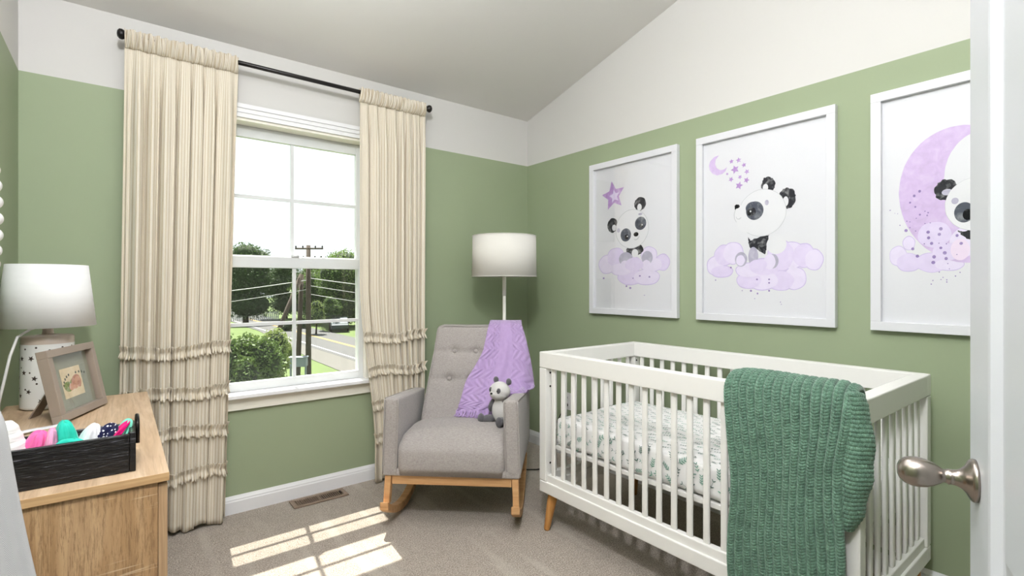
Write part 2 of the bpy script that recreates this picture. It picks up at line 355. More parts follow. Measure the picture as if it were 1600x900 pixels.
ART=[[('star','s',-0.857,1.751,0.095,8),('lil_a','s',-0.867,1.747,0.043,8),('lil_edge','e',-0.8035,1.319,0.0685,0.061),('lil_edge','e',-0.878,1.36,0.073,0.063),('lil_edge','e',-1.128,1.3625,0.058,0.0535),('lil_edge','e',-1.222,1.3195,0.049,0.0495),('lil_edge','e',-1.143,1.3085,0.08,0.0455),('lil_edge','e',-0.9925,1.237,0.1005,0.05),('lil_edge','e',-1.11,1.2355,0.094,0.0485),('lil_edge','e',-0.975,1.3135,0.105,0.0555),('lil_edge','e',-0.9225,1.2875,0.0895,0.0425),('lil_b','e',-0.804,1.3195,0.064,0.0565),('lil_a','e',-0.878,1.36,0.069,0.058),('lil_b','e',-1.128,1.3625,0.054,0.0495),('lil_a','e',-1.222,1.319,0.045,0.045),('lil_b','e',-1.143,1.3085,0.076,0.0415),('lil_a','e',-0.993,1.237,0.096,0.045),('lil_b','e',-1.11,1.236,0.09,0.044),('lil_a','e',-0.9755,1.314,0.1005,0.051),('lil_b','e',-0.923,1.287,0.085,0.038),('dark','e',-1.0245,1.4015,0.0645,0.0355),('white','e',-1.026,1.381,0.024,0.025),('grey_l','e',-0.956,1.349,0.053,0.042),('grey_l','e',-1.115,1.3495,0.039,0.0405),('lil_b','e',-0.948,1.315,0.03,0.025),('lil_b','e',-1.109,1.3125,0.029,0.0245),('lil_a','e',-1.0195,1.3125,0.0685,0.0415),('dark','e',-0.8515,1.565,0.0425,0.046),('white','e',-0.8645,1.549,0.0165,0.02),('dark','e',-1.064,1.6745,0.043,0.0405),('white','e',-1.0595,1.6545,0.0165,0.0215),('line','e',-1.0015,1.53,0.1255,0.119),('white','e',-1.002,1.53,0.122,0.116),('slate','e',-0.9565,1.4965,0.0405,0.0405),('slate','e',-1.0675,1.5575,0.0415,0.0395),('black','e',-0.9635,1.4835,0.0155,0.0155),('black','e',-1.0745,1.544,0.0145,0.015),('white','e',-0.969,1.487,0.005,0.004),('white','e',-1.0795,1.548,0.0045,0.004),('grey_l','e',-0.8995,1.529,0.0125,0.013),('grey_l','e',-1.066,1.613,0.015,0.007),('black','e',-1.0345,1.4945,0.0185,0.0135),('line','p',[(-1.021,1.469),(-1.033,1.463),(-1.046,1.47),(-1.056,1.483),(-1.06,1.48),(-1.05,1.465),(-1.033,1.458),(-1.019,1.465)]),('lil_d','e',-0.778,1.232,0.008,0.006),('lil_d','e',-0.962,1.1815,0.007,0.0055),('lil_d','e',-0.9915,1.1705,0.0085,0.0065),('lil_d','e',-1.096,1.128,0.003,0.003),('lil_d','e',-1.063,1.243,0.007,0.005),('lil_d','e',-1.1315,1.2365,0.0065,0.0055),('lil_d','e',-1.012,1.23,0.005,0.004)],
[('moon','p',[(-1.566,1.863),(-1.539,1.859),(-1.518,1.842),(-1.509,1.82),(-1.514,1.794),(-1.531,1.772),(-1.556,1.76),(-1.584,1.763),(-1.601,1.774),(-1.61,1.793),(-1.591,1.784),(-1.571,1.785),(-1.553,1.799),(-1.544,1.82),(-1.547,1.843)]),('star','s',-1.633,1.818,0.013,0),('star','s',-1.671,1.817,0.015,6),('star','s',-1.698,1.788,0.013,12),('star','s',-1.652,1.774,0.023,18),('star','s',-1.713,1.752,0.014,24),('star','s',-1.611,1.758,0.008,30),('star','s',-1.678,1.731,0.012,36),('star','s',-1.631,1.727,0.014,42),('star','s',-1.711,1.71,0.016,48),('star','s',-1.673,1.689,0.021,54),('lil_edge','e',-1.5455,1.29,0.0485,0.052),('lil_edge','e',-1.593,1.341,0.054,0.056),('lil_edge','e',-1.6415,1.3505,0.0555,0.0575),('lil_edge','e',-1.5805,1.259,0.0625,0.033),('lil_edge','e',-1.926,1.326,0.058,0.065),('lil_edge','e',-1.975,1.324,0.048,0.057),('lil_edge','e',-2.0185,1.303,0.0395,0.049),('lil_edge','e',-1.875,1.328,0.062,0.075),('lil_edge','e',-1.936,1.2205,0.052,0.0545),('lil_edge','e',-1.875,1.2105,0.062,0.0495),('lil_edge','e',-1.7895,1.2105,0.0765,0.0485),('lil_edge','e',-1.723,1.2115,0.064,0.0425),('lil_edge','e',-1.7225,1.262,0.0685,0.038),('lil_edge','e',-1.8,1.277,0.076,0.044),('lil_b','e',-1.5455,1.2895,0.0445,0.0475),('lil_a','e',-1.593,1.3415,0.051,0.0515),('lil_b','e',-1.6415,1.3505,0.0515,0.0535),('lil_a','e',-1.5805,1.2595,0.0585,0.0285),('lil_b','e',-1.926,1.326,0.055,0.061),('lil_a','e',-1.9755,1.3235,0.0455,0.0525),('lil_b','e',-2.0185,1.303,0.0365,0.045),('lil_a','e',-1.875,1.328,0.059,0.071),('lil_b','e',-1.9365,1.2205,0.0485,0.0505),('lil_a','e',-1.875,1.21,0.059,0.045),('lil_b','e',-1.7895,1.211,0.0735,0.044),('lil_a','e',-1.7235,1.2115,0.0605,0.0385),('lil_b','e',-1.723,1.262,0.065,0.034),('lil_a','e',-1.8005,1.2765,0.0725,0.0395),('dark','p',[(-1.719,1.428),(-1.73,1.408),(-1.758,1.417),(-1.791,1.428),(-1.822,1.429),(-1.815,1.397),(-1.809,1.359),(-1.802,1.337),(-1.783,1.349),(-1.758,1.369),(-1.73,1.371),(-1.72,1.397)]),('white','e',-1.855,1.381,0.046,0.045),('grey_l','e',-1.7445,1.329,0.0245,0.047),('grey_l','e',-1.6835,1.3175,0.0315,0.0365),('lil_b','e',-1.6805,1.312,0.0225,0.027),('grey_l','e',-1.8395,1.3025,0.0255,0.0345),('lil_b','e',-1.8235,1.3,0.0275,0.037),('lil_a','e',-1.7685,1.2885,0.0445,0.0245),('dark','p',[(-1.783,1.664),(-1.789,1.694),(-1.8,1.708),(-1.819,1.71),(-1.839,1.699),(-1.85,1.677),(-1.848,1.652),(-1.836,1.636),(-1.811,1.638),(-1.789,1.65)]),('white','e',-1.804,1.6585,0.013,0.0185),('dark','p',[(-1.869,1.619),(-1.884,1.64),(-1.909,1.643),(-1.932,1.631),(-1.943,1.603),(-1.939,1.572),(-1.925,1.549),(-1.905,1.544),(-1.889,1.557),(-1.881,1.583)]),('white','e',-1.8975,1.5805,0.0125,0.0235),('line','e',-1.785,1.5395,0.116,0.1145),('white','e',-1.785,1.5395,0.114,0.1125),('line','e',-1.6925,1.541,0.0465,0.05),('white','e',-1.695,1.541,0.046,0.05),('white','e',-1.7065,1.517,0.0465,0.068),('slate','e',-1.752,1.5535,0.043,0.0455),('slate','e',-1.741,1.5695,0.034,0.0295),('dark','e',-1.7355,1.55,0.0225,0.022),('black','e',-1.7275,1.5475,0.0135,0.0155),('white','e',-1.7315,1.5525,0.0045,0.0045),('grey_l','e',-1.8105,1.586,0.0095,0.013),('black','p',[(-1.65,1.59),(-1.659,1.596),(-1.673,1.593),(-1.678,1.582),(-1.668,1.575),(-1.659,1.575),(-1.652,1.568)]),('line','p',[(-1.658,1.534),(-1.664,1.524),(-1.673,1.522),(-1.683,1.529),(-1.685,1.526),(-1.675,1.518),(-1.663,1.521),(-1.656,1.532)]),('lil_d','e',-1.7335,1.1605,0.0055,0.0055),('lil_d','e',-1.766,1.1475,0.004,0.0045),('lil_d','e',-1.8215,1.1615,0.0045,0.0045),('lil_d','e',-1.7525,1.122,0.0025,0.002),('lil_d','e',-1.5475,1.2145,0.0035,0.0035),('lil_d','e',-1.6305,1.278,0.0045,0.005),('lil_d','e',-1.7635,1.2165,0.0045,0.0045),('lil_d','e',-1.8215,1.1995,0.0045,0.0045),('lil_d','e',-1.8215,1.216,0.0045,0.004),('lil_d','e',-1.874,1.1085,0.002,0.0025),('lil_d','e',-1.878,1.098,0.002,0.002),('lil_d','e',-1.6895,1.1605,0.0025,0.0025)],
[('lil_edge','e',-2.328,1.305,0.029,0.041),('lil_edge','e',-2.362,1.278,0.041,0.037),('lil_edge','e',-2.3625,1.3545,0.0205,0.0285),('lil_edge','e',-2.4345,1.276,0.0515,0.039),('lil_edge','e',-2.485,1.266,0.043,0.024),('lil_b','e',-2.328,1.305,0.028,0.038),('lil_a','e',-2.362,1.2785,0.039,0.0345),('lil_b','e',-2.3625,1.354,0.0185,0.026),('lil_a','e',-2.4345,1.2755,0.0495,0.0365),('lil_b','e',-2.4845,1.2665,0.0415,0.0215),('moon','strip',[(-2.546,1.776),(-2.527,1.781),(-2.508,1.782),(-2.488,1.782),(-2.469,1.778),(-2.45,1.772),(-2.432,1.763),(-2.414,1.752),(-2.398,1.738),(-2.383,1.721),(-2.37,1.703),(-2.358,1.682),(-2.348,1.659),(-2.341,1.634),(-2.335,1.608),(-2.332,1.582),(-2.33,1.554),(-2.332,1.526),(-2.335,1.499),(-2.341,1.471),(-2.348,1.444),(-2.358,1.419),(-2.37,1.394),(-2.383,1.372),(-2.398,1.351),(-2.414,1.332),(-2.432,1.316),(-2.45,1.302),(-2.469,1.29),(-2.488,1.282),(-2.508,1.275),(-2.527,1.272),(-2.546,1.271)],[(-2.591,1.747),(-2.582,1.748),(-2.573,1.749),(-2.563,1.748),(-2.554,1.746),(-2.545,1.743),(-2.536,1.739),(-2.527,1.733),(-2.519,1.726),(-2.511,1.718),(-2.504,1.709),(-2.498,1.699),(-2.491,1.688),(-2.486,1.677),(-2.481,1.664),(-2.478,1.651),(-2.474,1.637),(-2.472,1.622),(-2.471,1.607),(-2.47,1.592),(-2.47,1.577),(-2.472,1.561),(-2.473,1.546),(-2.476,1.531),(-2.48,1.516),(-2.484,1.502),(-2.489,1.488),(-2.495,1.475),(-2.501,1.462),(-2.508,1.45),(-2.516,1.44),(-2.524,1.43),(-2.532,1.421)]),('lil_a','e',-2.441,1.382,0.051,0.049),('lil_b','e',-2.5215,1.344,0.0355,0.055),('lil_a','e',-2.4785,1.3145,0.0435,0.0325),('pink_l','e',-2.516,1.3205,0.027,0.0395),('dark','p',[(-2.44,1.553),(-2.451,1.578),(-2.473,1.589),(-2.495,1.583),(-2.511,1.562),(-2.507,1.543),(-2.489,1.534),(-2.479,1.511),(-2.461,1.511),(-2.445,1.524)]),('grey_l','e',-2.479,1.539,0.016,0.012),('line','e',-2.5545,1.485,0.0825,0.097),('white','e',-2.5545,1.4855,0.0815,0.0955),('grey_l','e',-2.5015,1.503,0.0105,0.012),('slate','e',-2.5275,1.4575,0.0285,0.0375),('black','e',-2.537,1.4485,0.014,0.0205),('dark','p',[(-2.509,1.392),(-2.522,1.387),(-2.546,1.389),(-2.551,1.35),(-2.531,1.365),(-2.517,1.377)]),('lil_d','e',-2.3535,1.405,0.0055,0.006),('lil_d','e',-2.375,1.331,0.005,0.006),('lil_d','e',-2.3895,1.302,0.0055,0.006),('lil_d','e',-2.433,1.349,0.005,0.006),('lil_d','e',-2.4405,1.297,0.0055,0.007),('lil_d','e',-2.438,1.2755,0.006,0.0065),('lil_d','e',-2.472,1.3105,0.006,0.0065),('lil_d','e',-2.476,1.289,0.005,0.006),('lil_d','e',-2.4225,1.393,0.0055,0.006),('lil_d','e',-2.456,1.382,0.005,0.006),('lil_d','e',-2.4605,1.4025,0.0055,0.0065),('lil_d','e',-2.424,1.371,0.005,0.006),('lil_d','e',-2.5075,1.3735,0.0045,0.0055),('lil_d','e',-2.519,1.3435,0.005,0.0055),('lil_d','e',-2.4605,1.33,0.0045,0.005),('lil_d','e',-2.366,1.438,0.002,0.002),('lil_d','e',-2.366,1.4155,0.002,0.0025),('lil_d','e',-2.384,1.4005,0.002,0.0025),('lil_d','e',-2.413,1.427,0.002,0.002),('lil_d','e',-2.4225,1.468,0.0025,0.003),('lil_d','e',-2.4195,1.458,0.0025,0.003),('lil_d','e',-2.413,1.4745,0.002,0.0025),('lil_d','e',-2.437,1.2065,0.002,0.0025),('lil_d','e',-2.432,1.1925,0.002,0.0025),('lil_d','e',-2.461,1.21,0.002,0.002),('lil_d','e',-2.467,1.218,0.002,0.002),('lil_d','e',-2.478,1.2085,0.002,0.0025),('lil_d','e',-2.478,1.2005,0.002,0.0025),('lil_d','e',-2.456,1.2385,0.002,0.0025),('lil_d','e',-2.481,1.27,0.002,0.002),('lil_d','e',-2.507,1.303,0.002,0.002),('lil_d','e',-2.503,1.2225,0.002,0.0025),('lil_d','e',-2.516,1.236,0.002,0.002),('lil_d','e',-2.4855,1.25,0.0015,0.002),('lil_d','e',-2.3015,1.491,0.0025,0.002),('lil_d','e',-2.317,1.4775,0.001,0.0015),('lil_d','e',-2.3265,1.4745,0.0015,0.0015),('lil_d','e',-2.334,1.4275,0.002,0.0025),('lil_d','e',-2.3965,1.5545,0.0045,0.0055),('lil_d','e',-2.3795,1.5385,0.0045,0.0055),('lil_d','e',-2.3665,1.514,0.0035,0.004),('lil_d','e',-2.383,1.495,0.003,0.004),('lil_d','e',-2.3975,1.463,0.0035,0.004),('lil_d','e',-2.411,1.3485,0.002,0.0025),('lil_d','e',-2.455,1.348,0.002,0.002),('lil_d','e',-2.477,1.3445,0.002,0.0025),('lil_d','e',-2.356,1.4415,0.002,0.0025),('lil_d','e',-2.386,1.45,0.002,0.002),('lil_d','e',-2.429,1.428,0.002,0.002)]]

# ------------------------------------------------------------------ curtains
ROD_Z, ROD_Y = 2.318, -.095
t = thing('curtain_rod', 'black metal curtain rod with ball finials above the window', 'curtain rod', (-1.68, ROD_Y, ROD_Z))
b = BM(); tube(b, [(-2.43, ROD_Y, ROD_Z), (-.925, ROD_Y, ROD_Z)], .0115, 14); obj('rod', b, M_ROD, t)
for s, x in ((-1, -2.43), (1, -.925)):
    b = BM(); M = Matrix.Translation((x, ROD_Y, ROD_Z)) @ Matrix.Rotation(s*PI/2, 4, 'Y')
    lathe(b, [(.013, -.004), (.015, .002), (.012, .006), (.009, .009), (.018, .014), (.023, .024), (.022, .034), (.014, .041), (.003, .043)], M, 20); obj('finial', b, M_ROD, t)
for x in (-2.405, -.95):
    b = BM(); box(b, x-.006, x+.006, ROD_Y, -.004, ROD_Z-.006, ROD_Z+.004); box(b, x-.012, x+.012, -.006, -.001, ROD_Z-.035, ROD_Z+.03); tube(b, [(x, ROD_Y-.012, ROD_Z-.012), (x, ROD_Y, ROD_Z-.02), (x, ROD_Y+.014, ROD_Z-.010)], .004, 6); obj('bracket', b, M_ROD, t)

def curtain(label, x0t, x1t, x0b, x1b, folds, seed, bottom_fn=None, cloth_w=1.5):
    R = random.Random(seed); ph = [R.uniform(0, 2*PI) for _ in range(6)]
    def prof(u, z):
        # u 0..1 across, returns x,y of the hanging cloth at height z
        k = sm((2.30-z)/.35); lowk = sm((1.4-z)/1.4)
        a = .004+.0125*k+.006*lowk
        w = folds*2*PI*(u+.035*math.sin(5*u+ph[3])+.014*math.sin(13*u+ph[4]))
        y = a*math.sin(w+ph[0]) + .55*a*math.sin(2.13*w+ph[1]+.5*z) + .25*a*math.sin(.47*w+ph[2]+z*.8)
        x = a*.55*math.cos(w+ph[0]+.4)
        return x, y
    def edges(z):
        s = (2.34-z)/2.34
        if bottom_fn: return bottom_fn(z, s)
        return lerp(x0t, x0b, s), lerp(x1t, x1b, s)
    def P(u, z, off=0):
        x0, x1 = edges(z); dx, dy = prof(u, z); x = lerp(x0, x1, u)+dx*(1 if .02 < u < .98 else .3); y = ROD_Y+.006+dy
        y = min(y, -.068+(.010 if z < .55 else 0)) if z < 2.2 else y
        return (x, y-off, z)
    root = thing('curtain', label, 'curtain', ((x0b+x1b)/2, ROD_Y, 0), 0, 'striped ruffled curtains beside the window')
    # main panel
    NU, NZ = 260, 90
    def f(u, v):
        z = lerp(.018+.010*math.sin(u*folds*PI+ph[4]), 2.268, v); return P(u, z)
    vf = grid(NU, NZ, f)
    me = bpy.data.meshes.new('panel')
    def mesh_uv(name, vf, NU, NV, vscale, mat, parent, sol=.0012):
        me = bpy.data.meshes.new(name); me.from_pydata([tuple(p) for p in vf[0]], [], vf[1]); uvl = me.uv_layers.new(name='UVMap')
        n = len(me.loops); vi = np.empty(n, 'i'); me.loops.foreach_get('vertex_index', vi)
        uv = np.stack([(vi % NU)/(NU-1)*cloth_w, (vi//NU)/(NV-1)*vscale], 1).astype('f'); uvl.data.foreach_set('uv', uv.ravel())
        me.polygons.foreach_set('use_smooth', [True]*len(me.polygons)); me.materials.append(mat)
        me.transform(Matrix.Translation(-Vector(root.location)))
        o = bpy.data.objects.new(name, me); COL.objects.link(o); o.parent = parent
        if sol: m = o.modifiers.new('thick', 'SOLIDIFY'); m.thickness = sol; m.offset = 0
        return o
    mesh_uv('panel', vf, NU, NZ, 2.2, M_CURT, root)
    # gathered rod pocket: wraps the rod, tight irregular gathers
    def g(u, v):
        z0 = 2.262; a = v*2*PI*.86
        hz = lerp(2.262, 2.345, sm(v*1.15)) if v < .87 else 2.345
        fr = .0055*math.sin(2*PI*folds*3.1*u+3*math.sin(9*u+ph[5])+v*2.2)+.0035*math.sin(2*PI*folds*5.7*u+ph[1]+v*4)
        x0, x1 = edges(z0); bulge = math.sin(PI*min(1, v/.9))
        kk = 1-sm(v*3); dx, dy = prof(u, 2.262)
        y = ROD_Y+.006*kk+dy*kk-(.0215*bulge)-fr*(.5+bulge)
        return (lerp(x0, x1, u)+dx*kk+fr*.6, y, hz+.004*math.sin(u*90+ph[2])*sm(v*2))
    mesh_uv('rod_pocket', grid(NU*2-1, 12, g), NU*2-1, 12, .09, M_CURT, root)
    def g2(u, v):
        fr = .005*math.sin(2*PI*folds*3.3*u+ph[5]); x0, x1 = edges(2.26)
        return (lerp(x0, x1, u)+fr*.5, ROD_Y+.018+fr, lerp(2.262, 2.345, v))
    mesh_uv('pocket_back', grid(NU, 6, g2), NU, 6, .09, M_CURT, root)
    # four ruffles
    for zc in (.875, .675, .483, .275):
        NR = 900
        def r(u, v, zc=zc):
            z = zc+.010*math.sin(u*7+zc*9)+(v-.5)*.060; e = abs(v-.5)*2
            q = 2*PI*folds*5.2*u; fr = (math.sin(q+1.9*math.sin(q*.23+zc*5)+(2.2 if v > .5 else 0))+.55*math.sin(q*1.9+zc*3+ph[0]))*e
            p = P(u, z, .004+.012*e); return (p[0]+.0030*fr*math.cos(q*.5)+(u-.5)*.008*e, p[1]-.0085*fr-.003*e, z+.0028*fr*(1 if v > .5 else -1))
        o = mesh_uv('ruffle', grid(NR, 9, r), NR, 9, .06, M_CURT, root, .001)
    return root
curtain('cream striped curtain with four ruffles on the left of the window', -2.445, -1.985, -2.475, -2.045, 7, 3, cloth_w=1.35)
def rb(z, s):
    k = sm((1.2-z)/1.0); return lerp(-1.352, -1.262, k), lerp(-.925, -.938, s)
curtain('cream striped curtain with four ruffles behind the grey rocking chair', -1.352, -.925, -1.25, -.93, 7, 11, rb, cloth_w=1.25)

# ------------------------------------------------------------------ floor vent, outlet
t = thing('floor_vent', 'brown metal floor register set in the carpet under the window', 'floor vent', (-1.588, -.10, 0))
M_VENT = plain('brown painted metal', srgb(142, 122, 106), .45, .2); M_DARK = plain('dark duct', srgb(38, 30, 25), .9)
X0, X1, Y0, Y1 = -1.735, -1.44, -.155, -.045
b = BM(); box(b, X0, X1, Y0, Y0+.022, .001, .009); box(b, X0, X1, Y1-.022, Y1, .001, .009); box(b, X0, X0+.024, Y0+.022, Y1-.022, .001, .009); box(b, X1-.024, X1, Y0+.022, Y1-.022, .001, .009); box(b, -1.594, -1.582, Y0+.022, Y1-.022, .001, .009)
mod_bevel(obj('vent_frame', b, M_VENT, t), .003)
b = BM(); box(b, X0+.024, X1-.024, Y0+.022, Y1-.022, .0005, .002); obj('duct', b, M_DARK, t)
for x0, x1, lean in ((X0+.024, -1.594, .4), (-1.582, X1-.024, -.9)):
    n = 11; b = BM()
    for i in range(n):
        xc = lerp(x0, x1, (i+.6)/n); M = Matrix.Translation((xc, (Y0+Y1)/2, .0055)) @ Matrix.Rotation(lean, 4, 'Y'); box(b, -.0012, .0012, -.033, .033, -.0045 if lean > 0 else -.0065, .0045 if lean > 0 else .0055, M=M)
    obj('louver_set', b, M_VENT, t)
b = BM(); box(b, X1-.034, X1-.029, -.12, -.085, .006, .014); obj('damper_lever', b, M_DARK, t)
t = thing('wall_outlet', 'white wall outlet with black cord, seen through the crib slats', 'outlet', (0, -.44, .38))
b = BM(); box(b, -.006, 0, -.475, -.405, .32, .44); mod_bevel(obj('cover_plate', b, M_WHITEPL, t), .003)
for z in (.405, .355):
    b = BM(); box(b, -.009, -.005, -.458, -.422, z-.017, z+.017, 0); box(b, -.0095, -.008, -.447, -.445, z-.006, z+.008, 1); box(b, -.0095, -.008, -.435, -.433, z-.006, z+.008, 1); obj('socket', b, [M_WHITEPL, M_DARK], t)
tcord = []
for q in range(26):
    s = q/25; tcord.append((-.03-.12*math.sin(s*PI)-.06*s, -.44-.06*s+.10*s*s-(0 if s < .5 else .0), .355*(1-s)**1.6*.96+.012))
b = BM(); tube(b, tcord, .0035, 6); tube(b, [(-.009, -.44, .355), (-.035, -.44, .353)], .012, 10)
obj('cord', b, M_BLACKMETAL, t)
b = BM(); tube(b, [(-.20, -.50, .008), (-.28, -.58, .007), (-.34, -.60, .007), (-.38, -.62, .007), (-.35, -.67, .007), (-.27, -.68, .007), (-.22, -.62, .007), (-.27, -.56, .009), (-.36, -.52, .007), (-.44, -.46, .007)], .004, 6)
FLOOR_CORD = b

# ------------------------------------------------------------------ framed prints
PM = {'star': paint_card('violet watercolour', srgb(186, 150, 208), .16), 'moon': paint_card('pale violet wash', srgb(212, 190, 228), .09),
 'lil_a': paint_card('lilac wash', srgb(224, 212, 240), .05), 'lil_b': paint_card('pale lilac wash', srgb(230, 221, 243), .04), 'lil_edge': paint_card('lilac edge', srgb(206, 192, 228), .06),
 'lil_d': paint_card('violet droplet', srgb(152, 132, 186), .1), 'pink_l': paint_card('pinkish wash', srgb(236, 220, 240), .03), 'grey_l': paint_card('grey lilac wash', srgb(184, 180, 200), .12),
 'dark': paint_card('charcoal ink', srgb(54, 54, 60), .12, 40), 'slate': paint_card('slate ink', srgb(88, 92, 104), .12, 26), 'black': paint_card('black ink', srgb(24, 24, 28), .1),
 'white': paint_card('paper white ink', srgb(229, 229, 233), .01), 'line': paint_card('faint grey line', srgb(196, 198, 202), .05)}
M_PAPER = plain('white print paper', srgb(226, 226, 231), .7, var=.005); PK = list(PM)
M_FRAMEW = plain('white satin frame', srgb(224, 224, 229), .35, var=.008); M_GAP = plain('frame rebate', srgb(150, 150, 152), .8)
def art_print(name, y0, y1, z0, z1, shapes, parent):
    bm = BM(); ym = y0-.0; box(bm, -.010, -.004, y1, y0, z0, z1, 0)
    x = -.0103
    def face(pts, mi):
        pts = [(max(y1, min(y0, p[0])), p[1]) for p in pts]
        V = [bm.verts.new((x, p[0], p[1])) for p in pts]
        f = bm.faces.new(V); f.material_index = mi
        if len(V) > 24 and mi == 1+PK.index('moon'): bmesh.ops.triangulate(bm, faces=[f])
    furry = ('dark',)
    for s in shapes:
        mi = 1+PK.index(s[0]); x -= .00001
        if s[1] == 'e':
            _, _, cy, cz_, ry, rz = s
            if cy-ry > y0 or cy+ry < y1: continue
            n = 40 if ry > .02 else 16; P = []
            for k in range(n):
                a = 2*PI*k/n; w = 1
                if s[0] in ('dark', 'white', 'line') and ry > .018: w = 1+(.035 if s[0] == 'dark' else .006)*math.sin(k*2.9+k*k)
                if s[0] in ('lil_edge', 'lil_a', 'lil_b') and ry > .02: w = 1+.02*math.sin(5*a+cy*40)
                P.append((cy-ry*w*math.cos(a), cz_+rz*w*math.sin(a)))
            face(P, mi)
        elif s[1] == 's':
            _, _, cy, cz_, r, rot = s; P = []
            for k in range(10):
                a = math.radians(90+rot)+PI*k/5; q = r if k % 2 == 0 else r*.48; P.append((cy-q*math.cos(a), cz_+q*math.sin(a)))
            face(P, mi)
        elif s[1] == 'strip':
            A_, B_ = s[2], s[3]
            for i in range(len(A_)-1): face([A_[i], A_[i+1], B_[i+1], B_[i]], mi)
        else:
            P = s[2]
            if s[0] == 'dark':
                Q = []
                for i, p in enumerate(P):
                    q = P[(i+1) % len(P)]
                    for k in range(4):
                        tt = k/4; jag = (.0025 if k % 2 else 0); Q.append((lerp(p[0], q[0], tt)+jag*math.cos(i*3+k), lerp(p[1], q[1], tt)+jag*math.sin(i*5+k)))
                P = Q
            face(P, mi)
    for f in bm.faces:
        if abs(f.normal.x) > .9 and f.normal.x > 0 and f.material_index > 0: f.normal_flip()
    me = bpy.data.meshes.new(name); bm.normal_update(); bm.to_mesh(me); bm.free()
    for m in [M_PAPER]+[PM[k] for k in PK]: me.materials.append(m)
    me.transform(Matrix.Translation(-Vector(parent.location)))
    o = bpy.data.objects.new(name, me); COL.objects.link(o); o.parent = parent; return o
LB = ['white framed print of a seated panda under a single purple star, nearest the room corner', 'white framed print of a panda looking up at a crescent moon and stars', 'white framed print of a panda beside a big lilac moon, half hidden by the door']
for k, (y0, y1) in enumerate(((-.669, -1.328), (-1.445, -2.110), (-2.239, -2.905))):
    z0, z1 = 1.004, 1.972; root = thing('framed_print', LB[k], 'framed print', (0, (y0+y1)/2, z0), 0, 'panda prints on the green wall')
    b = BM(); w = .036; d0, d1 = -.030, -.001
    for (a0, a1, c0, c1) in ((y1, y0, z0, z0+w), (y1, y0, z1-w, z1), (y1, y1+w, z0+w, z1-w), (y0-w, y0, z0+w, z1-w)): box(b, d0, d1, a0, a1, c0, c1)
    mod_bevel(obj('frame', b, M_FRAMEW, root), .0015)
    art_print('print', y0-w+.002, y1+w-.002, z0+w-.002, z1-w+.002, ART[k], root)
    b = BM(); box(b, -.0165, -.0145, y1+w, y0-w, z0+w, z1-w); obj('glass', b, M_ARTGLASS, root)

# ------------------------------------------------------------------ door
H = Vector((-2.258, -3.046, 0)); dd = Vector((.9466, .3225, 0)).normalized(); dn = Vector((-dd.y, dd.x, 0))
MD = Matrix(((dd.x, dn.x, 0, H.x), (dd.y, dn.y, 0, H.y), (0, 0, 1, 0), (0, 0, 0, 1)))   # local x along the leaf, y out of the visible face
door = tag(bpy.data.objects.new('door_1', None), kind='structure'); COL.objects.link(door); door.location = (H.x, H.y, 0)
b = BM(); DW = .76; rows = [(.20, .76), (.83, 1.88)]; cols = [(.115, .335), (.425, .645)]
box(b, 0, DW, -.035, -.008, .012, 2.04, M=MD)
xs = [0, .115, .335, .425, .645, DW]; zs = [.012, .20, .76, .83, 1.88, 2.04]
for i in range(5):
    for j in range(5):
        if i in (1, 3) and j in (1, 3): continue
        box(b, xs[i], xs[i+1], -.008, 0, zs[j], zs[j+1], M=MD)
for (x0, x1) in cols:
    for (z0, z1) in rows:
        o0 = [(x0, z0), (x1, z0), (x1, z1), (x0, z1)]; prev = None
        for (ins, y) in ((0, -.0001), (.006, .004), (.012, .003), (.022, -.006), (.03, -.007), (.055, -.001), (.06, -.001)):
            ring = [b.verts.new(MD @ Vector((x+(ins if x == x0 else -ins), y, z+(ins if z == z0 else -ins)))) for x, z in o0]
            if prev:
                for k in range(4): b.faces.new((prev[k], prev[(k+1) % 4], ring[(k+1) % 4], ring[k]))
            prev = ring
        b.faces.new(prev)
obj('door_leaf', b, M_DOOR, door)
b = BM(); K = MD @ Matrix.Translation((.724, 0, .930)) @ Matrix.Scale(.84, 4) @ Matrix.Rotation(-PI/2, 4, 'X')
lathe(b, [(.033, 0), (.0335, .003), (.0325, .006), (.029, .009), (.021, .013), (.0155, .018), (.0125, .024), (.0115, .03), (.0125, .034), (.0105, .036), (.0105, .040), (.0135, .044), (.0185, .052), (.0222, .061), (.0240, .071), (.0235, .081), (.0205, .090), (.0145, .0965), (.0075, .0995), (.001, .1)], K, 40)
obj('door_knob', b, M_NICKEL, door)
b = BM(); K2 = MD @ Matrix.Translation((.724, -.035, .930)) @ Matrix.Scale(.84, 4) @ Matrix.Rotation(PI/2, 4, 'X')
lathe(b, [(.033, 0), (.0325, .006), (.021, .013), (.0125, .024), (.0105, .038), (.0185, .052), (.0240, .071), (.0205, .090), (.001, .1)], K2, 32); box(b, DW-.001, DW+.0015, -.029, -.006, .89, .955, M=MD)
obj('door_knob', b, M_NICKEL, door)

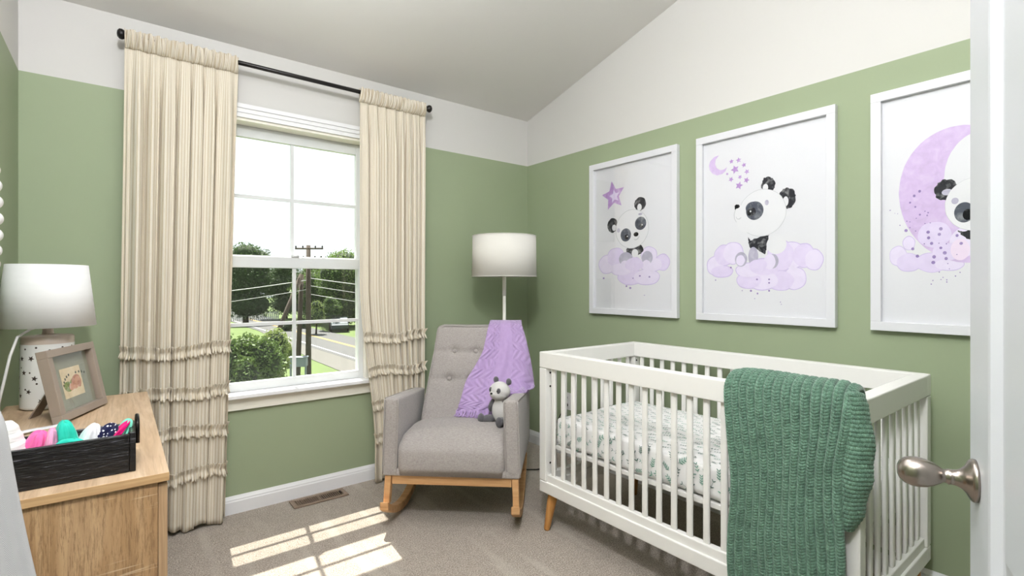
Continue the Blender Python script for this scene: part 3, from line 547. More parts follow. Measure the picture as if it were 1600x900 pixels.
# ------------------------------------------------------------------ rocking chair (local: x to its left arm, y to the back)
CH = (-1.2367, -.9055, 0); CR = -math.atan2(.675, .738)
ch = thing('rocking_chair', 'grey upholstered rocking chair with tufted back and wooden rockers in the corner', 'rocking chair', CH, CR)
def L(name, bm, m, parent, smooth=False): return obj(name, bm, m, parent, smooth, world=False)
def arm_fn(s):
    def f(p):
        x, y, z = p; k = (y-.03)/.62
        if z > .3: z -= .075*max(0, k)*(z-.3)/.34
        x += s*.018*k*1.0
        x += -s*.012*(z-.27)/.37*(1-k)
        y -= 0.0*(z-.27)
        return (x, y, z)
    return f
for s in (-1, 1):
    b = BM(); rbox(b, (s*.300, .345, .457), (.036, .315, .187), .016, (2, 10, 6), 3, arm_fn(s)); a = L('armrest', b, M_CHAIR, ch)
    b = BM()
    fn = arm_fn(s)
    for xx in (s*.300-.034, s*.300+.034): tube(b, [fn((xx, .032+.001*0, z)) for z in [.275+.36*q/14 for q in range(15)]], .003, 6)
    tube(b, [fn((s*.300+s*.034, y, .640)) for y in [.04+.58*q/14 for q in range(15)]], .003, 6)
    L('piping', b, M_PIPING, a)
def seat_fn(p):
    x, y, z = p; k = (z-.27)/.19
    if z > .3:
        z += (.034*math.cos(x/.275*PI/2)**.6 if abs(x) < .27 else 0)*sm((y-.0)/.14) - .045*sm((y-.25)/.35)
        if y < .12: z -= .03*(1-sm((y-.02)/.10))
        y += .012*math.sin(PI*k)*-1 if y < .1 else 0
    return (x, y, z)
b = BM(); rbox(b, (0, .33, .355), (.263, .300, .088), .034, (10, 10, 3), 4, seat_fn); seat = L('seat', b, M_CHAIR, ch)
b = BM(); rbox(b, (0, .335, .285), (.332, .305, .018), .008, (6, 6, 1), 2); L('seat_base', b, M_CHAIR, ch)
# backrest: tufted, reclined
BUT = [(-.085, .800), (.040, .800), (.165, .800), (-.105, .648), (.02, .648), (.145, .648)]
def yb(z): return .425+(z-.40)*.36     # front plane of the back at height z
def back_fn(p):
    x, y, z = p
    hw = lerp(.262, .236, sm((z-.4)/.54)); x = x/.25*hw+.03*(z-.4)/.55+.008
    front = y < 0; yy = yb(z)+.07+y
    if y < -.02:
        d = 0
        for bx, bz in BUT: d += .022*math.exp(-((x-bx)**2+(z-bz)**2)/.0007)
        for bz in (.80, .648): d += .009*math.exp(-((z-bz)**2)/.00012)
        yy += d-.012*math.cos(min(1, abs(x)/.25)*PI/2)
    return (x, yy, z)
b = BM(); rbox(b, (0, 0, .655), (.25, .066, .290), .022, (34, 2, 40), 4, back_fn); bk = L('backrest', b, M_CHAIR, ch)
for bx, bz in BUT[:2]+BUT[3:4]:
    b = BM(); M = Matrix.Translation((bx, yb(bz)+.012, bz)) @ Matrix.Rotation(PI/2-.33, 4, 'X'); lathe(b, [(.012, -.006), (.0125, 0), (.010, .004), (.004, .006), (.0005, .0062)], M, 16); L('button', b, M_CHAIR, bk)
b = BM(); pp = []
for q in range(13): z = lerp(.42, .925, q/12); pp.append(back_fn((-.246, -.062, z)))
for q in range(1, 12): pp.append(back_fn((lerp(-.240, .240, q/12), -.062, .943)))
for q in range(13): z = lerp(.925, .42, q/12); pp.append(back_fn((.246, -.062, z)))
tube(b, pp, .003, 6); L('piping', b, M_PIPING, bk)
# wooden base
b = BM(); box(b, -.292, .292, .046, .070, .222, .266); mod_bevel(L('front_rail', b, M_BEECH, ch), .003)
b = BM(); box(b, -.292, .292, .56, .584, .222, .266); mod_bevel(L('rear_rail', b, M_BEECH, ch), .003)
def rock_z(y): return .006+.95*max(0, abs(y-.33)-.0)**2*1.02 - (.0 if y > 0 else .0)
for s in (-1, 1):
    for y, yl, tilt in ((.058, .052, -.030), (.575, .60, .03)):
        b = BM(); zt = .266; zb = rock_z(y+tilt)+.034; w = .0155
        P = [(s*.309-w, y-.02, zt), (s*.309+w, y-.02, zt), (s*.309+w, y+.02, zt), (s*.309-w, y+.02, zt), (s*.309-w+s*.006, y+tilt*.4-.018, zb), (s*.309+w+s*.006, y+tilt*.4-.018, zb), (s*.309+w+s*.006, y+tilt*.4+.018, zb), (s*.309-w+s*.006, y+tilt*.4+.018, zb)]
        V = [b.verts.new(p) for p in P]
        for f in ((0, 1, 2, 3), (7, 6, 5, 4), (0, 4, 5, 1), (1, 5, 6, 2), (2, 6, 7, 3), (3, 7, 4, 0)): b.faces.new([V[i] for i in f])
        mod_bevel(L('leg', b, M_BEECH, ch), .004)
    b = BM(); n = 30; rows = []
    for i in range(n+1):
        y = lerp(-.005, .70, i/n); z = rock_z(y); h = .040
        x0, x1 = s*.314-.021, s*.314+.021
        rows.append([b.verts.new(p) for p in ((x0, y, z), (x1, y, z), (x1, y, z+h), (x0, y, z+h))])
    for A, B in zip(rows, rows[1:]):
        for k in range(4): f = b.faces.new((A[k], A[(k+1) % 4], B[(k+1) % 4], B[k]))
    b.faces.new(rows[0]); b.faces.new(rows[-1][::-1]); mod_bevel(L('rocker', b, M_BEECH, ch), .005)

# ------------------------------------------------------------------ lilac throw on the chair back
def throw_mat():
    t = NT('lilac knitted throw'); uv = t.n('UVMap'); s = t.n('SeparateXYZ'); t.l(uv.outputs[0], s.inputs[0])
    z = t.math('ABSOLUTE', t.math('SUBTRACT', t.math('FRACT', t.math('MULTIPLY', s.outputs[1], 9.0)), .5))
    w = t.math('SINE', t.math('MULTIPLY', t.math('ADD', s.outputs[0], t.math('MULTIPLY', z, .14)), 120.0)); fine = t.math('SINE', t.math('MULTIPLY', s.outputs[1], 900.0))
    n = t.noise(t.coord('UV'), 30, 3); m2 = t.math('SINE', t.math('MULTIPLY', s.outputs[0], 19.0))
    h = t.math('ADD', t.math('MULTIPLY', w, t.math('GREATER_THAN', m2, -.15)), t.math('MULTIPLY', fine, .08))
    c = t.mix(n, srgb(174, 147, 194), srgb(192, 166, 210)); t.base(c); t.bump(h, 1.0, .0018); return t.set(.9, spec=.15, sheen=.3)
M_THROW = throw_mat()
thr = thing('throw_blanket', 'lilac fringed throw hanging over the top of the rocking chair back', 'blanket', (-.72, -.62, .93))
CM = Matrix.Translation(CH) @ Matrix.Rotation(CR, 4, 'Z')
# rows from behind the back, over the top, down the front: (z, y offset ahead of the back face, left x, right x)
rowsT = [(.70, -.155, .11, .29), (.86, -.158, .11, .29), (.945, -.150, .11, .295), (.968, -.095, .112, .30), (.974, -.045, .112, .305), (.957, .004, .110, .312), (.92, .016, .106, .325), (.86, .020, .100, .340), (.80, .022, .088, .356), (.72, .024, .045, .376), (.65, .030, .000, .388), (.59, .038, -.018, .390), (.54, .046, -.028, .378), (.515, .050, -.034, .33), (.500, .052, -.038, .27)]
NTU, NTV = 90, 110
def thr_p(u, v):
    s = v*(len(rowsT)-1); i = min(int(s), len(rowsT)-2); k = s-i
    def cr(j):
        p0, p1, p2, p3 = [rowsT[max(0, min(len(rowsT)-1, i+q))][j] for q in (-1, 0, 1, 2)]
        return .5*((2*p1)+(-p0+p2)*k+(2*p0-5*p1+4*p2-p3)*k*k+(-p0+3*p1-3*p2+p3)*k**3)
    z, off, xl, xr = cr(0), cr(1), cr(2), cr(3); x = lerp(xl, xr, u)
    f = .007*math.sin(u*13+v*3.2)*sm((v-.25)*3)+.010*math.exp(-((u-.24+.02*math.sin(v*6))/.035)**2)*sm((v-.25)*4)
    f += .004*math.sin(u*31+v*9)*sm((v-.3)*2)
    wrap = max(0, (x-.27))/.11; lowk = sm((.62-z)/.14)
    zz = z-(.0 if v < .3 else .07*wrap*wrap*(1 if z > .6 else .3))
    if x > .245: zz = max(zz, .60+.012*math.sin(u*40)) if (v > .5 and z > .45) else zz
    y = yb(z)-off-f+.06*wrap**1.5*(1 if v > .25 else -.3)
    if v > .25 and x > .245: y -= .05*lowk
    return (x+.008*math.sin(v*14)*(u-.5), y, zz-(.02*abs(u-.5) if v > .9 else 0))
vf = grid(NTU, NTV, thr_p)
def cloth_obj(name, vf, NU, NV, us, vs, mat, parent, M, thick):
    me = bpy.data.meshes.new(name); me.from_pydata([tuple(p) for p in vf[0]], [], vf[1]); uvl = me.uv_layers.new(name='UVMap')
    n = len(me.loops); vi = np.empty(n, 'i'); me.loops.foreach_get('vertex_index', vi)
    uvl.data.foreach_set('uv', np.stack([(vi % NU)/(NU-1)*us, (vi//NU)/(NV-1)*vs], 1).astype('f').ravel())
    me.polygons.foreach_set('use_smooth', [True]*len(me.polygons)); me.materials.append(mat)
    if parent: me.transform(Matrix.Translation(-Vector(parent.location)) @ M)
    else: me.transform(M)
    o = bpy.data.objects.new(name, me); COL.objects.link(o); o.parent = parent
    if thick: m = o.modifiers.new('thick', 'SOLIDIFY'); m.thickness = thick; m.offset = 0
    return o
cloth_obj('cloth', vf, NTU, NTV, .5, 1.1, M_THROW, thr, CM, .005)
b = BM()
for k in range(120):
    u = k/119*.92; p = Vector(thr_p(u, 1)); dx = random.uniform(-.010, .010)
    if p.x > .29: continue
    bot = .468-random.uniform(0, .006)
    P_ = [p+Vector((0, .002, .006)), p+Vector((dx*.4, -.006, -.012)), Vector((p.x+dx, p.y-.008-random.uniform(0, .006), bot+.008)), Vector((p.x+dx*1.8, p.y-.022-random.uniform(0, .02), bot+.002))]
    tube(b, [CM @ q for q in P_], [.0030, .0024, .0022, .0020], 5)
obj('fringe', b, M_THROW, thr)

# ------------------------------------------------------------------ plush panda on the seat
pan = thing('plush_panda', 'small grey and white plush panda sitting on the rocking chair seat against the arm', 'plush toy', (0, 0, 0))
def fur(name, c):
    t = NT(name); n = t.noise(t.coord('Object'), 330, 3, .7); t.base(t.mix(n, tuple(x*.72 for x in c[:3])+(1,), c)); t.bump(n, .9, .004); return t.set(.95, spec=.1, sheen=.4)
M_FW = fur('white plush', srgb(236, 233, 230)); M_FG = fur('grey plush', srgb(104, 102, 106)); M_FD = plain('black plastic bead', srgb(22, 20, 20), .2)
PT = CM @ Matrix.Translation((.215, .320, .458)) @ Matrix.Scale(1.32, 4) @ Matrix.Rotation(-.62, 4, 'Z')
pan.location = PT.translation
def PB(parts, name, m, parent=pan, seg=20, fz=.012):
    b = BM()
    for c, r, rot in parts: ball(b, PT @ Vector(c), r, 0, seg, seg//2+2, (PT.to_3x3() @ Matrix.Rotation(rot[1], 3, rot[0])) if rot else PT.to_3x3(), fz)
    return obj(name, b, m, parent)
PB([((0, 0, .047), (.040, .034, .050), None), ((0, 0, .085), (.028, .025, .03), None)], 'body', M_FW)
hd = PB([((0, -.008, .128), (.044, .040, .037), None), ((-.004, -.038, .119), (.020, .016, .014), None), ((.0, -.016, .118), (.040, .032, .026), None)], 'head', M_FW)
PB([((0, .008, .088), (.036, .030, .014), None)], 'shoulder_band', M_FG)
for s in (-1, 1):
    PB([((s*.034, .008, .166), (.013, .008, .014), None)], 'ear', M_FG, hd)
    PB([((s*.019, -.038, .133), (.010, .007, .013), ('Y', s*.4))], 'eye_patch', M_FG, hd)
    b = BM(); ball(b, PT @ Vector((s*.018, -.0455, .134)), .0032, 0, 10, 8); obj('eye', b, M_FD, hd)
    PB([((s*.040, -.008, .066), (.014, .015, .032), ('Y', -s*.45))], 'arm', M_FG)
    PB([((s*.036, -.040, .016), (.017, .034, .016), ('Z', s*.35)), ((s*.048, -.066, .021), (.016, .012, .020), None)], 'leg', M_FG)
b = BM(); ball(b, PT @ Vector((-.004, -.054, .124)), (.0055, .004, .004), 0, 10, 8, PT.to_3x3()); obj('nose', b, M_FD, hd)
pan.rotation_euler = (0, 0, 0)

# ------------------------------------------------------------------ floor lamp
LX, LY = -.532, -.408
t = thing('floor_lamp', 'white floor lamp with a drum shade standing behind the rocking chair', 'floor lamp', (LX, LY, 0))
M_LAMPW = plain('white enamelled metal', srgb(232, 230, 222), .35)
b = BM(); M = Matrix.Translation((LX, LY, 0)); lathe(b, [(.135, 0.002), (.135, .014), (.13, .02), (.02, .024), (.012, .05)], M, 40); obj('base', b, M_LAMPW, t)
b = BM(); lathe(b, [(.0105, .02), (.0105, 1.12)], M, 16); obj('pole', b, M_LAMPW, t)
b = BM(); lathe(b, [(.0125, 1.12), (.0125, 1.24), (.009, 1.245), (.009, 1.27)], M, 16); obj('pole_collar', b, M_LAMPW, t)
def shade(bm, cx, cy, z0, z1, r0, r1, th=.002, seg=64):
    M = Matrix.Translation((cx, cy, 0)); prof = [(r0, z0), (r1, z1), (r1-th, z1), (r0-th, z0), (r0, z0)]; rings = [[bm.verts.new(M @ Vector((r*math.cos(2*PI*k/seg), r*math.sin(2*PI*k/seg), z))) for k in range(seg)] for r, z in prof[:4]]
    rings.append(rings[0])
    for A, B in zip(rings, rings[1:]):
        for k in range(seg): f = bm.faces.new((A[k], A[(k+1) % seg], B[(k+1) % seg], B[k])); f.smooth = False
b = BM(); shade(b, LX, LY, 1.242, 1.500, .206, .202); sh = obj('lamp_shade', b, M_SHADE, t, True)
for z, r in ((1.243, .2065), (1.499, .2025)):
    b = BM(); tube(b, [(LX+r*math.cos(a), LY+r*math.sin(a), z) for a in [2*PI*k/48 for k in range(49)]], .0022, 6, False); obj('trim_ring', b, M_SHADE, sh)
b = BM()
for k in range(3): a = 2*PI*k/3+.4; tube(b, [(LX, LY, 1.27), (LX+.202*math.cos(a), LY+.202*math.sin(a), 1.27)], .002, 6)
obj('spider', b, M_LAMPW, sh)
b = BM(); ball(b, (LX, LY, 1.325), (.028, .028, .045)); obj('bulb', b, M_WHITEPL, t)
obj('cord', FLOOR_CORD, M_BLACKMETAL, t)

# ------------------------------------------------------------------ crib
CX0, CX1, CY0, CY1 = -.853, -.135, -1.113, -2.458; ZT = .865
crib = thing('crib', 'white slatted baby crib on amber splayed legs along the green wall', 'crib', ((CX0+CX1)/2, (CY0+CY1)/2, 0))
def cb(name, *a, bev=.0035, parent=crib):
    b = BM(); box(b, *a); return mod_bevel(obj(name, b, M_CRIB, parent), bev)
TH = .045
for x0, x1 in ((CX0, CX0+TH), (CX1-TH, CX1)): cb('side_top_rail', x0, x1, CY1, CY0, ZT-.076, ZT)
for y0, y1 in ((CY0-TH, CY0), (CY1, CY1+TH)): cb('end_top_rail', CX0+TH, CX1-TH, y0, y1, ZT-.076, ZT-.0006)
for x0, x1 in ((CX0, CX0+TH), (CX1-TH, CX1)):
    cb('side_bottom_rail', x0+.008, x1-.008, CY1+TH, CY0-TH, .232, .277)
    for y0, y1 in ((CY0-TH, CY0), (CY1, CY1+TH)): cb('corner_post', x0, x1, y0, y1, .245, ZT-.0775)
for y0, y1 in ((CY0-TH+.008, CY0-.008), (CY1+.008, CY1+TH-.008)): cb('end_bottom_rail', CX0+TH, CX1-TH, y0, y1, .232, .277)
b = BM(); box(b, CX0, CX0+TH, CY1, CY0, .188, .243); box(b, CX1-TH, CX1, CY1, CY0, .188, .243); box(b, CX0+TH, CX1-TH, CY0-TH, CY0, .188, .243); box(b, CX0+TH, CX1-TH, CY1, CY1+TH, .188, .243)
mod_bevel(obj('base_frame', b, M_CRIB, crib), .004)
def slat_mesh():
    b = BM(); rbox(b, (0, 0, 0), (.0065, .0125, .258), .006, (1, 1, 1), 3)
    me = bpy.data.meshes.new('slat'); b.to_mesh(me); b.free(); me.materials.append(M_CRIB); return me
SM = slat_mesh()
def slat(x, y, rot):
    o = bpy.data.objects.new('slat', SM); COL.objects.link(o); o.parent = crib; o.location = Vector((x, y, .533))-crib.location; o.rotation_euler = (0, 0, rot)
NS = 19
for xx in (CX0+TH/2, CX1-TH/2):
    for k in range(NS): slat(xx, CY0-TH-(CY0-CY1-2*TH)*(k+.5+.0)/NS, 0)
NE = 9
for yy in (CY0-TH/2, CY1+TH/2):
    for k in range(NE): slat(CX0+TH+(CX1-CX0-2*TH)*(k+.5)/NE, yy, PI/2)
for (x, y, sx, sy) in ((CX0+.05, CY0-.05, -1, 1), (CX1-.05, CY0-.05, 1, 1), (CX0+.05, CY1+.05, -1, -1), (CX1-.05, CY1+.05, 1, -1)):
    b = BM(); tube(b, [(x, y, .19), (x+sx*.006, y+sy*.006, .15), (x+sx*.026, y+sy*.022, .006), (x+sx*.027, y+sy*.023, .001)], [.024, .0235, .0145, .012], 18); obj('leg', b, M_HONEY, crib)
for z in (.765, .70, .33):
    for x in (CX0+.03, CX1-.03):
        b = BM(); lathe(b, [(.005, 0), (.005, .0015), (.001, .002)], Matrix.Translation((x, CY0-.0455, z)) @ Matrix.Rotation(PI/2, 4, 'X'), 12); obj('bolt', b, M_BLACKMETAL, crib)
b = BM(); box(b, CX0+.055, CX1-.055, CY1+.055, CY0-.055, .392, .412); mod_bevel(obj('mattress_board', b, M_CRIB, crib), .003)
# fitted mattress
def sheet_mat():
    t = NT('white cotton sheet'); n = t.noise(t.coord('Object', (1, 1, 1)), 6, 3); f = t.noise(t.coord('Object', (30, 30, 5)), 1, 2)
    t.base(t.mix(n, srgb(232, 230, 228), srgb(242, 241, 240))); t.bump(f, .35, .004); return t.set(.85, spec=.1)
M_SHEET = sheet_mat(); M_LEAF = plain('sage leaf print', srgb(112, 160, 142), .85, var=.25, scale=60); M_LEAFD = plain('dark leaf print', srgb(88, 116, 108), .85, var=.2, scale=60)
MX0, MX1, MY0, MY1, MZ0, MZ1 = CX0+.053, CX1-.053, CY0-.053, CY1+.053, .413, .553
mc = ((MX0+MX1)/2, (MY0+MY1)/2, (MZ0+MZ1)/2); mh = ((MX1-MX0)/2, (MY0-MY1)/2, (MZ1-MZ0)/2)
def mfn(p):
    x, y, z = p; e = 1-min(1, min(mh[0]-abs(x-mc[0]), mh[1]-abs(y-mc[1]))/.10); low = sm((.50-z)/.09)
    u = y*9+x*7
    dx = .003*math.sin(u*3.1+z*22)+.0022*math.sin(u*7.7-z*30)
    cor = sm((y-(MY0-.22))/.2)*.8+.2
    x += dx*low*cor*(1 if x < mc[0] else -1)*1.2; z += .004*math.sin(u*1.3)*low - (.006*e if z > .54 else 0)+.003*math.sin(x*13+y*5)*(1 if z > .53 else 0)
    return (x, y, z)
mat = thing('crib_mattress', 'crib mattress in a white sheet printed with green leaf sprigs', 'mattress', (mc[0], mc[1], MZ0))
b = BM(); rbox(b, mc, mh, .030, (30, 90, 6), 4, mfn)
def sprig(bm, o, ex, ey, n, size, mi, nleaf):
    """leaf sprig lying in plane (ex, ey) at o"""
    def q(a, c): return o+ex*a+ey*c+n*.0012
    S = size
    V = [bm.verts.new(q(*p)) for p in ((-.02*S, -.5*S), (.02*S, -.5*S), (.012*S, .5*S), (-.012*S, .5*S))]; bm.faces.new(V).material_index = mi
    for k in range(nleaf):
        c0 = -.35*S+.8*S*k/max(1, nleaf-1)
        for s in (-1, 1):
            w = .20*S; l = .34*S*(1-.3*k/nleaf)
            P = [(0, c0), (s*l*.35, c0+w*.15), (s*l*.8, c0+w*.9), (s*l*.95, c0+w*1.35), (s*l*.5, c0+w*1.15), (s*l*.1, c0+w*.55)]
            V = [bm.verts.new(q(*p)) for p in (P if s > 0 else P[::-1])]; bm.faces.new(V).material_index = mi
R = random.Random(5)
for iy in range(36):
    for ix in range(14):
        x = lerp(MX0+.02, MX1-.03, (ix+.5*(iy % 2)+R.uniform(-.2, .2))/14); y = lerp(MY1+.03, MY0-.03, (iy+R.uniform(-.25, .25))/35)
        p = mfn((x, y, MZ1)); a = R.uniform(-.5, .5)+(0 if R.random() < .5 else PI); M3 = Matrix.Rotation(a, 3, 'Z')
        sprig(b, Vector((x, y, p[2]+.001)), M3 @ Vector((1, 0, 0)), M3 @ Vector((0, 1, 0)), Vector((0, 0, 1)), R.uniform(.018, .028), 1+(R.random() < .45), 3)
for iy in range(24):
    for iz in range(3):
        y = lerp(MY1+.03, MY0-.02, (iy+.5*(iz % 2)+R.uniform(-.25, .25))/23.5); z = MZ0+.025+iz*.042+R.uniform(-.007, .007)
        p = mfn((MX0, y, z)); a = R.uniform(-1.5, 1.5); ex = Vector((0, math.cos(a), math.sin(a))); ey = Vector((0, -math.sin(a), math.cos(a)))
        sprig(b, Vector((p[0]-.0015, y, z)), ex, ey, Vector((-1, 0, 0)), R.uniform(.026, .042), 1+(R.random() < .4), R.choice((2, 3, 4)))
me = bpy.data.meshes.new('sheet'); b.to_mesh(me); b.free()
for m in (M_SHEET, M_LEAF, M_LEAFD): me.materials.append(m)
me.transform(Matrix.Translation(-mat.location)); o = bpy.data.objects.new('sheet', me); COL.objects.link(o); o.parent = mat

# ------------------------------------------------------------------ green knitted blanket over the crib rail
def knit_mat():
    t = NT('green chunky knit'); n = t.noise(t.coord('Object', (1, 1, 1)), 45, 4, .7); n2 = t.noise(t.coord('Object'), 420, 3, .8)
    at = t.n('Attribute', attribute_name='rib'); 
    c = t.ramp(n, [(.3, srgb(54, 84, 68)), (.5, srgb(74, 108, 88)), (.7, srgb(98, 134, 112))]); c = t.mix(t.ramp(n2, [(.48, (0, 0, 0, 1)), (.70, (1, 1, 1, 1))]), c, srgb(140, 176, 158))
    t.base(c); t.bump(n2, .5, .001); return t.set(.75, spec=.3, sheen=.3)
M_KNIT = knit_mat()
def knit_panel(name, path_fn, nrib, col_per, rows, length, width, parent, amp=.0105, horizontal=False):
    """path_fn(u,v)->(point array, normal array) vectorised; ribs run along v"""
    NU = nrib*col_per+1; U, Vv = np.meshgrid(np.linspace(0, 1, NU), np.linspace(0, 1, rows)); P, N = path_fn(U, Vv)
    r = (U*nrib) % 1.0; c = np.abs(r-.5)*2; tt = np.clip(c/.80, 0, 1); st = Vv*length/.0088     # c: 0 at the rib centre, 1 in the trough
    rib = np.sqrt(np.clip(1-tt**2.4, 0, 1)); lobe = np.sin(np.pi*np.clip(tt*.92+.04, 0, 1))**.6*(tt < 1); stitch = np.abs(np.sin(np.pi*(st+.9*tt)))**.7
    purl = np.where(c > .80, .0022*np.abs(np.sin(np.pi*(st+.3))), 0)
    h = amp*.95*rib+.0052*lobe*(.15+.85*stitch)+purl+.0012*np.sin(Vv*40+U*9)*rib
    P = P+N*h[..., None]
    verts = P.reshape(-1, 3); i = np.arange((rows-1)*(NU-1)); a = (i//(NU-1))*NU+i % (NU-1); F = np.stack([a, a+1, a+1+NU, a+NU], 1)
    me = bpy.data.meshes.new(name); me.vertices.add(len(verts)); me.vertices.foreach_set('co', (verts-np.array(parent.location)).astype('f').ravel())
    me.loops.add(F.size); me.loops.foreach_set('vertex_index', F.astype('i').ravel()); me.polygons.add(len(F)); me.polygons.foreach_set('loop_start', (np.arange(len(F))*4).astype('i'))
    me.polygons.foreach_set('use_smooth', np.ones(len(F), bool)); me.update(calc_edges=True); me.validate(); me.materials.append(M_KNIT)
    o = bpy.data.objects.new(name, me); COL.objects.link(o); o.parent = parent
    m = o.modifiers.new('thick', 'SOLIDIFY'); m.thickness = .004; m.offset = -1
    return o
kn = thing('knitted_blanket', 'chunky green knitted blanket draped over the front rail of the crib', 'blanket', ((CX0-.02), -2.25, ZT))
# cross-section over the rail: (x, z) from inside the crib, over the rail, down the outside
sec = [(-.785, .60), (-.783, .70), (-.782, .80), (-.786, .868), (-.800, .893), (-.828, .902), (-.858, .898), (-.881, .880), (-.890, .845), (-.892, .79), (-.893, .70), (-.893, .55), (-.892, .40), (-.891, .25), (-.890, .10)]
sec = np.array(sec); sd = np.concatenate([[0], np.cumsum(np.linalg.norm(np.diff(sec, axis=0), axis=1))]); SLEN = sd[-1]
def sec_at(s):
    x = np.interp(s, sd, sec[:, 0]); z = np.interp(s, sd, sec[:, 1]); return x, z
def smooth_sec():
    s = np.linspace(0, SLEN, 400); x, z = sec_at(s); k = np.ones(15)/15
    xp_ = np.pad(x, 7, 'edge'); zp_ = np.pad(z, 7, 'edge'); zp_[:7] = z[0]-(s[7]-s[:7]); zp_[-7:] = z[-1]-(s[1:8])
    return s, np.convolve(xp_, k, 'valid'), np.convolve(zp_, k, 'valid')
ss, sx_, sz_ = smooth_sec()
def kfn(U, V):
    s = V*SLEN; x = np.interp(s, ss, sx_); z = np.interp(s, ss, sz_); e = .004
    dx = np.interp(s+e, ss, sx_)-np.interp(s-e, ss, sx_); dz = np.interp(s+e, ss, sz_)-np.interp(s-e, ss, sz_); L_ = np.hypot(dx, dz)+1e-9
    nx, nz = dz/L_, -dx/L_                     # outward: for the outer fall (dz<0) this is -x
    fall = np.clip((ZT-z)/.45, 0, 1)*(s > .35)
    yl = -2.082-.028*np.sin(np.clip(fall, 0, 1)*2.2); yr = -2.452+.020*np.clip(fall*2.4, 0, 1)
    y = yl+(yr-yl)*U + .004*np.sin(V*17+U*5)
    wav = (.006*np.sin(U*9+V*3)+.004*np.sin(U*19-V*7))*fall
    sag = -.010*np.exp(-((U-.0)/.08)**2)-.010*np.exp(-((U-1)/.07)**2)
    P = np.stack([x+nx*wav+.0*U, y, z+sag*(s < .5)*(s > .15)], -1); N = np.stack([nx, 0*nx, nz], -1); return P, N
knit_panel('front_panel', kfn, 14, 18, 800, SLEN, .38, kn)
# the folded edge turned round the corner of the crib: ribs run across it
def ffn(U, V):
    # V down the fall; U from the panel edge across the corner and round behind it
    z = .888-.378*V
    yb_ = np.interp(-z, [-.89, -.873, -.823, -.724, -.531], [-2.450, -2.452, -2.442, -2.430, -2.428]); yo = np.interp(-z, [-.89, -.863, -.792, -.73, -.659, -.561, -.51], [-2.462, -2.470, -2.486, -2.489, -2.484, -2.464, -2.442])
    a = U*PI*.95; hw = (yb_-yo)/2+.006; yc = (yb_+yo)/2+.004; dep_ = .024+.010*np.sin(V*PI)
    X = -.874-dep_*np.sin(a)+.018*U; Y = yc+hw*np.cos(a)-.002*np.sin(V*23); N = np.stack([-np.sin(a), np.cos(a)*.6, 0*a], -1)
    return np.stack([X, Y, z+.010*np.sin(a)*(1-V)], -1), N
def fold_panel():
    rows, cols = 360, 60; U, V = np.meshgrid(np.linspace(0, 1, cols), np.linspace(0, 1, rows)); P, N = ffn(U, V)
    k = V*.405/.0125; h = .0045*np.abs(np.sin(np.pi*(k+.15*np.sin(U*9))))*(.55+.45*np.abs(np.sin(U*34+np.floor(k)*1.3))); P = P+N*h[..., None]
    verts = P.reshape(-1, 3)-np.array(kn.location); F = [(j*cols+i, j*cols+i+1, (j+1)*cols+i+1, (j+1)*cols+i) for j in range(rows-1) for i in range(cols-1)]
    me = bpy.data.meshes.new('folded_edge'); me.from_pydata(verts.tolist(), [], F); me.polygons.foreach_set('use_smooth', [True]*len(F)); me.materials.append(M_KNIT)
    o = bpy.data.objects.new('folded_edge', me); COL.objects.link(o); o.parent = kn; m = o.modifiers.new('thick', 'SOLIDIFY'); m.thickness = .004; m.offset = -1
fold_panel()

# ------------------------------------------------------------------ dresser
DX0, DX1, DY0, DY1, DZ = -2.788, -2.373, -1.530, -.395, .75
M_OAKEDGE = wood('oak edge band', srgb(172, 134, 92), srgb(200, 162, 116), srgb(214, 180, 136), 'X', .9)
dr = thing('dresser', 'light oak dresser with drawers against the left wall', 'dresser', ((DX0+DX1)/2, (DY0+DY1)/2, 0))
b = BM(); box(b, DX0, DX1, DY0, DY1, DZ-.020, DZ); to = mod_bevel(obj('dresser_top', b, [M_OAKTOP, M_OAKEDGE], dr), .0012)
for p in to.data.polygons:
    if abs(p.normal.y) > .9: p.material_index = 1
def oak_side():
    t = NT('sonoma oak side panel'); v = t.coord('Object', (9, 9, .9)); a = t.noise(v, 1.0, 5, .6, 2.2); p = t.noise(t.coord('Object', (260, 260, 20)), 1.0, 4, .8, .5)
    s = t.noise(t.coord('Object', (8, 8, 150)), 1.0, 2, .5, .3); pat = t.noise(t.coord('Object'), 6.5, 2)
    c = t.ramp(a, [(.28, srgb(136, 104, 72)), (.48, srgb(180, 144, 104)), (.62, srgb(200, 166, 126)), (.78, srgb(152, 118, 84))])
    c = t.mix(t.math('MULTIPLY', t.ramp(p, [(.40, (1, 1, 1, 1)), (.52, (0, 0, 0, 1))]), .55), c, srgb(118, 88, 60))
    m = t.math('MULTIPLY', t.ramp(s, [(.60, (0, 0, 0, 1)), (.66, (1, 1, 1, 1))]), t.ramp(pat, [(.5, (0, 0, 0, 1)), (.6, (1, 1, 1, 1))])); c = t.mix(t.math('MULTIPLY', m, .55), c, srgb(226, 202, 168))
    t.base(c); t.bump(p, .2, .0005); return t.set(.5, spec=.3)
M_OAKS = oak_side()
b = BM(); box(b, DX0+.006, DX1-.022, DY0+.008, DY0+.026, 0, DZ-.020); obj('side_panel', b, M_OAKS, dr)
b = BM(); box(b, DX0+.006, DX1-.022, DY1-.026, DY1-.008, 0, DZ-.020); obj('side_panel', b, M_OAKS, dr)
b = BM(); box(b, DX0+.006, DX0+.012, DY0+.026, DY1-.026, .04, DZ-.020); box(b, DX0+.012, DX1-.022, DY0+.026, DY1-.026, .05, .066); box(b, DX1-.06, DX1-.03, DY0+.026, DY1-.026, 0, .05); obj('carcass', b, M_OAK, dr)
ym = (DY0+DY1)/2
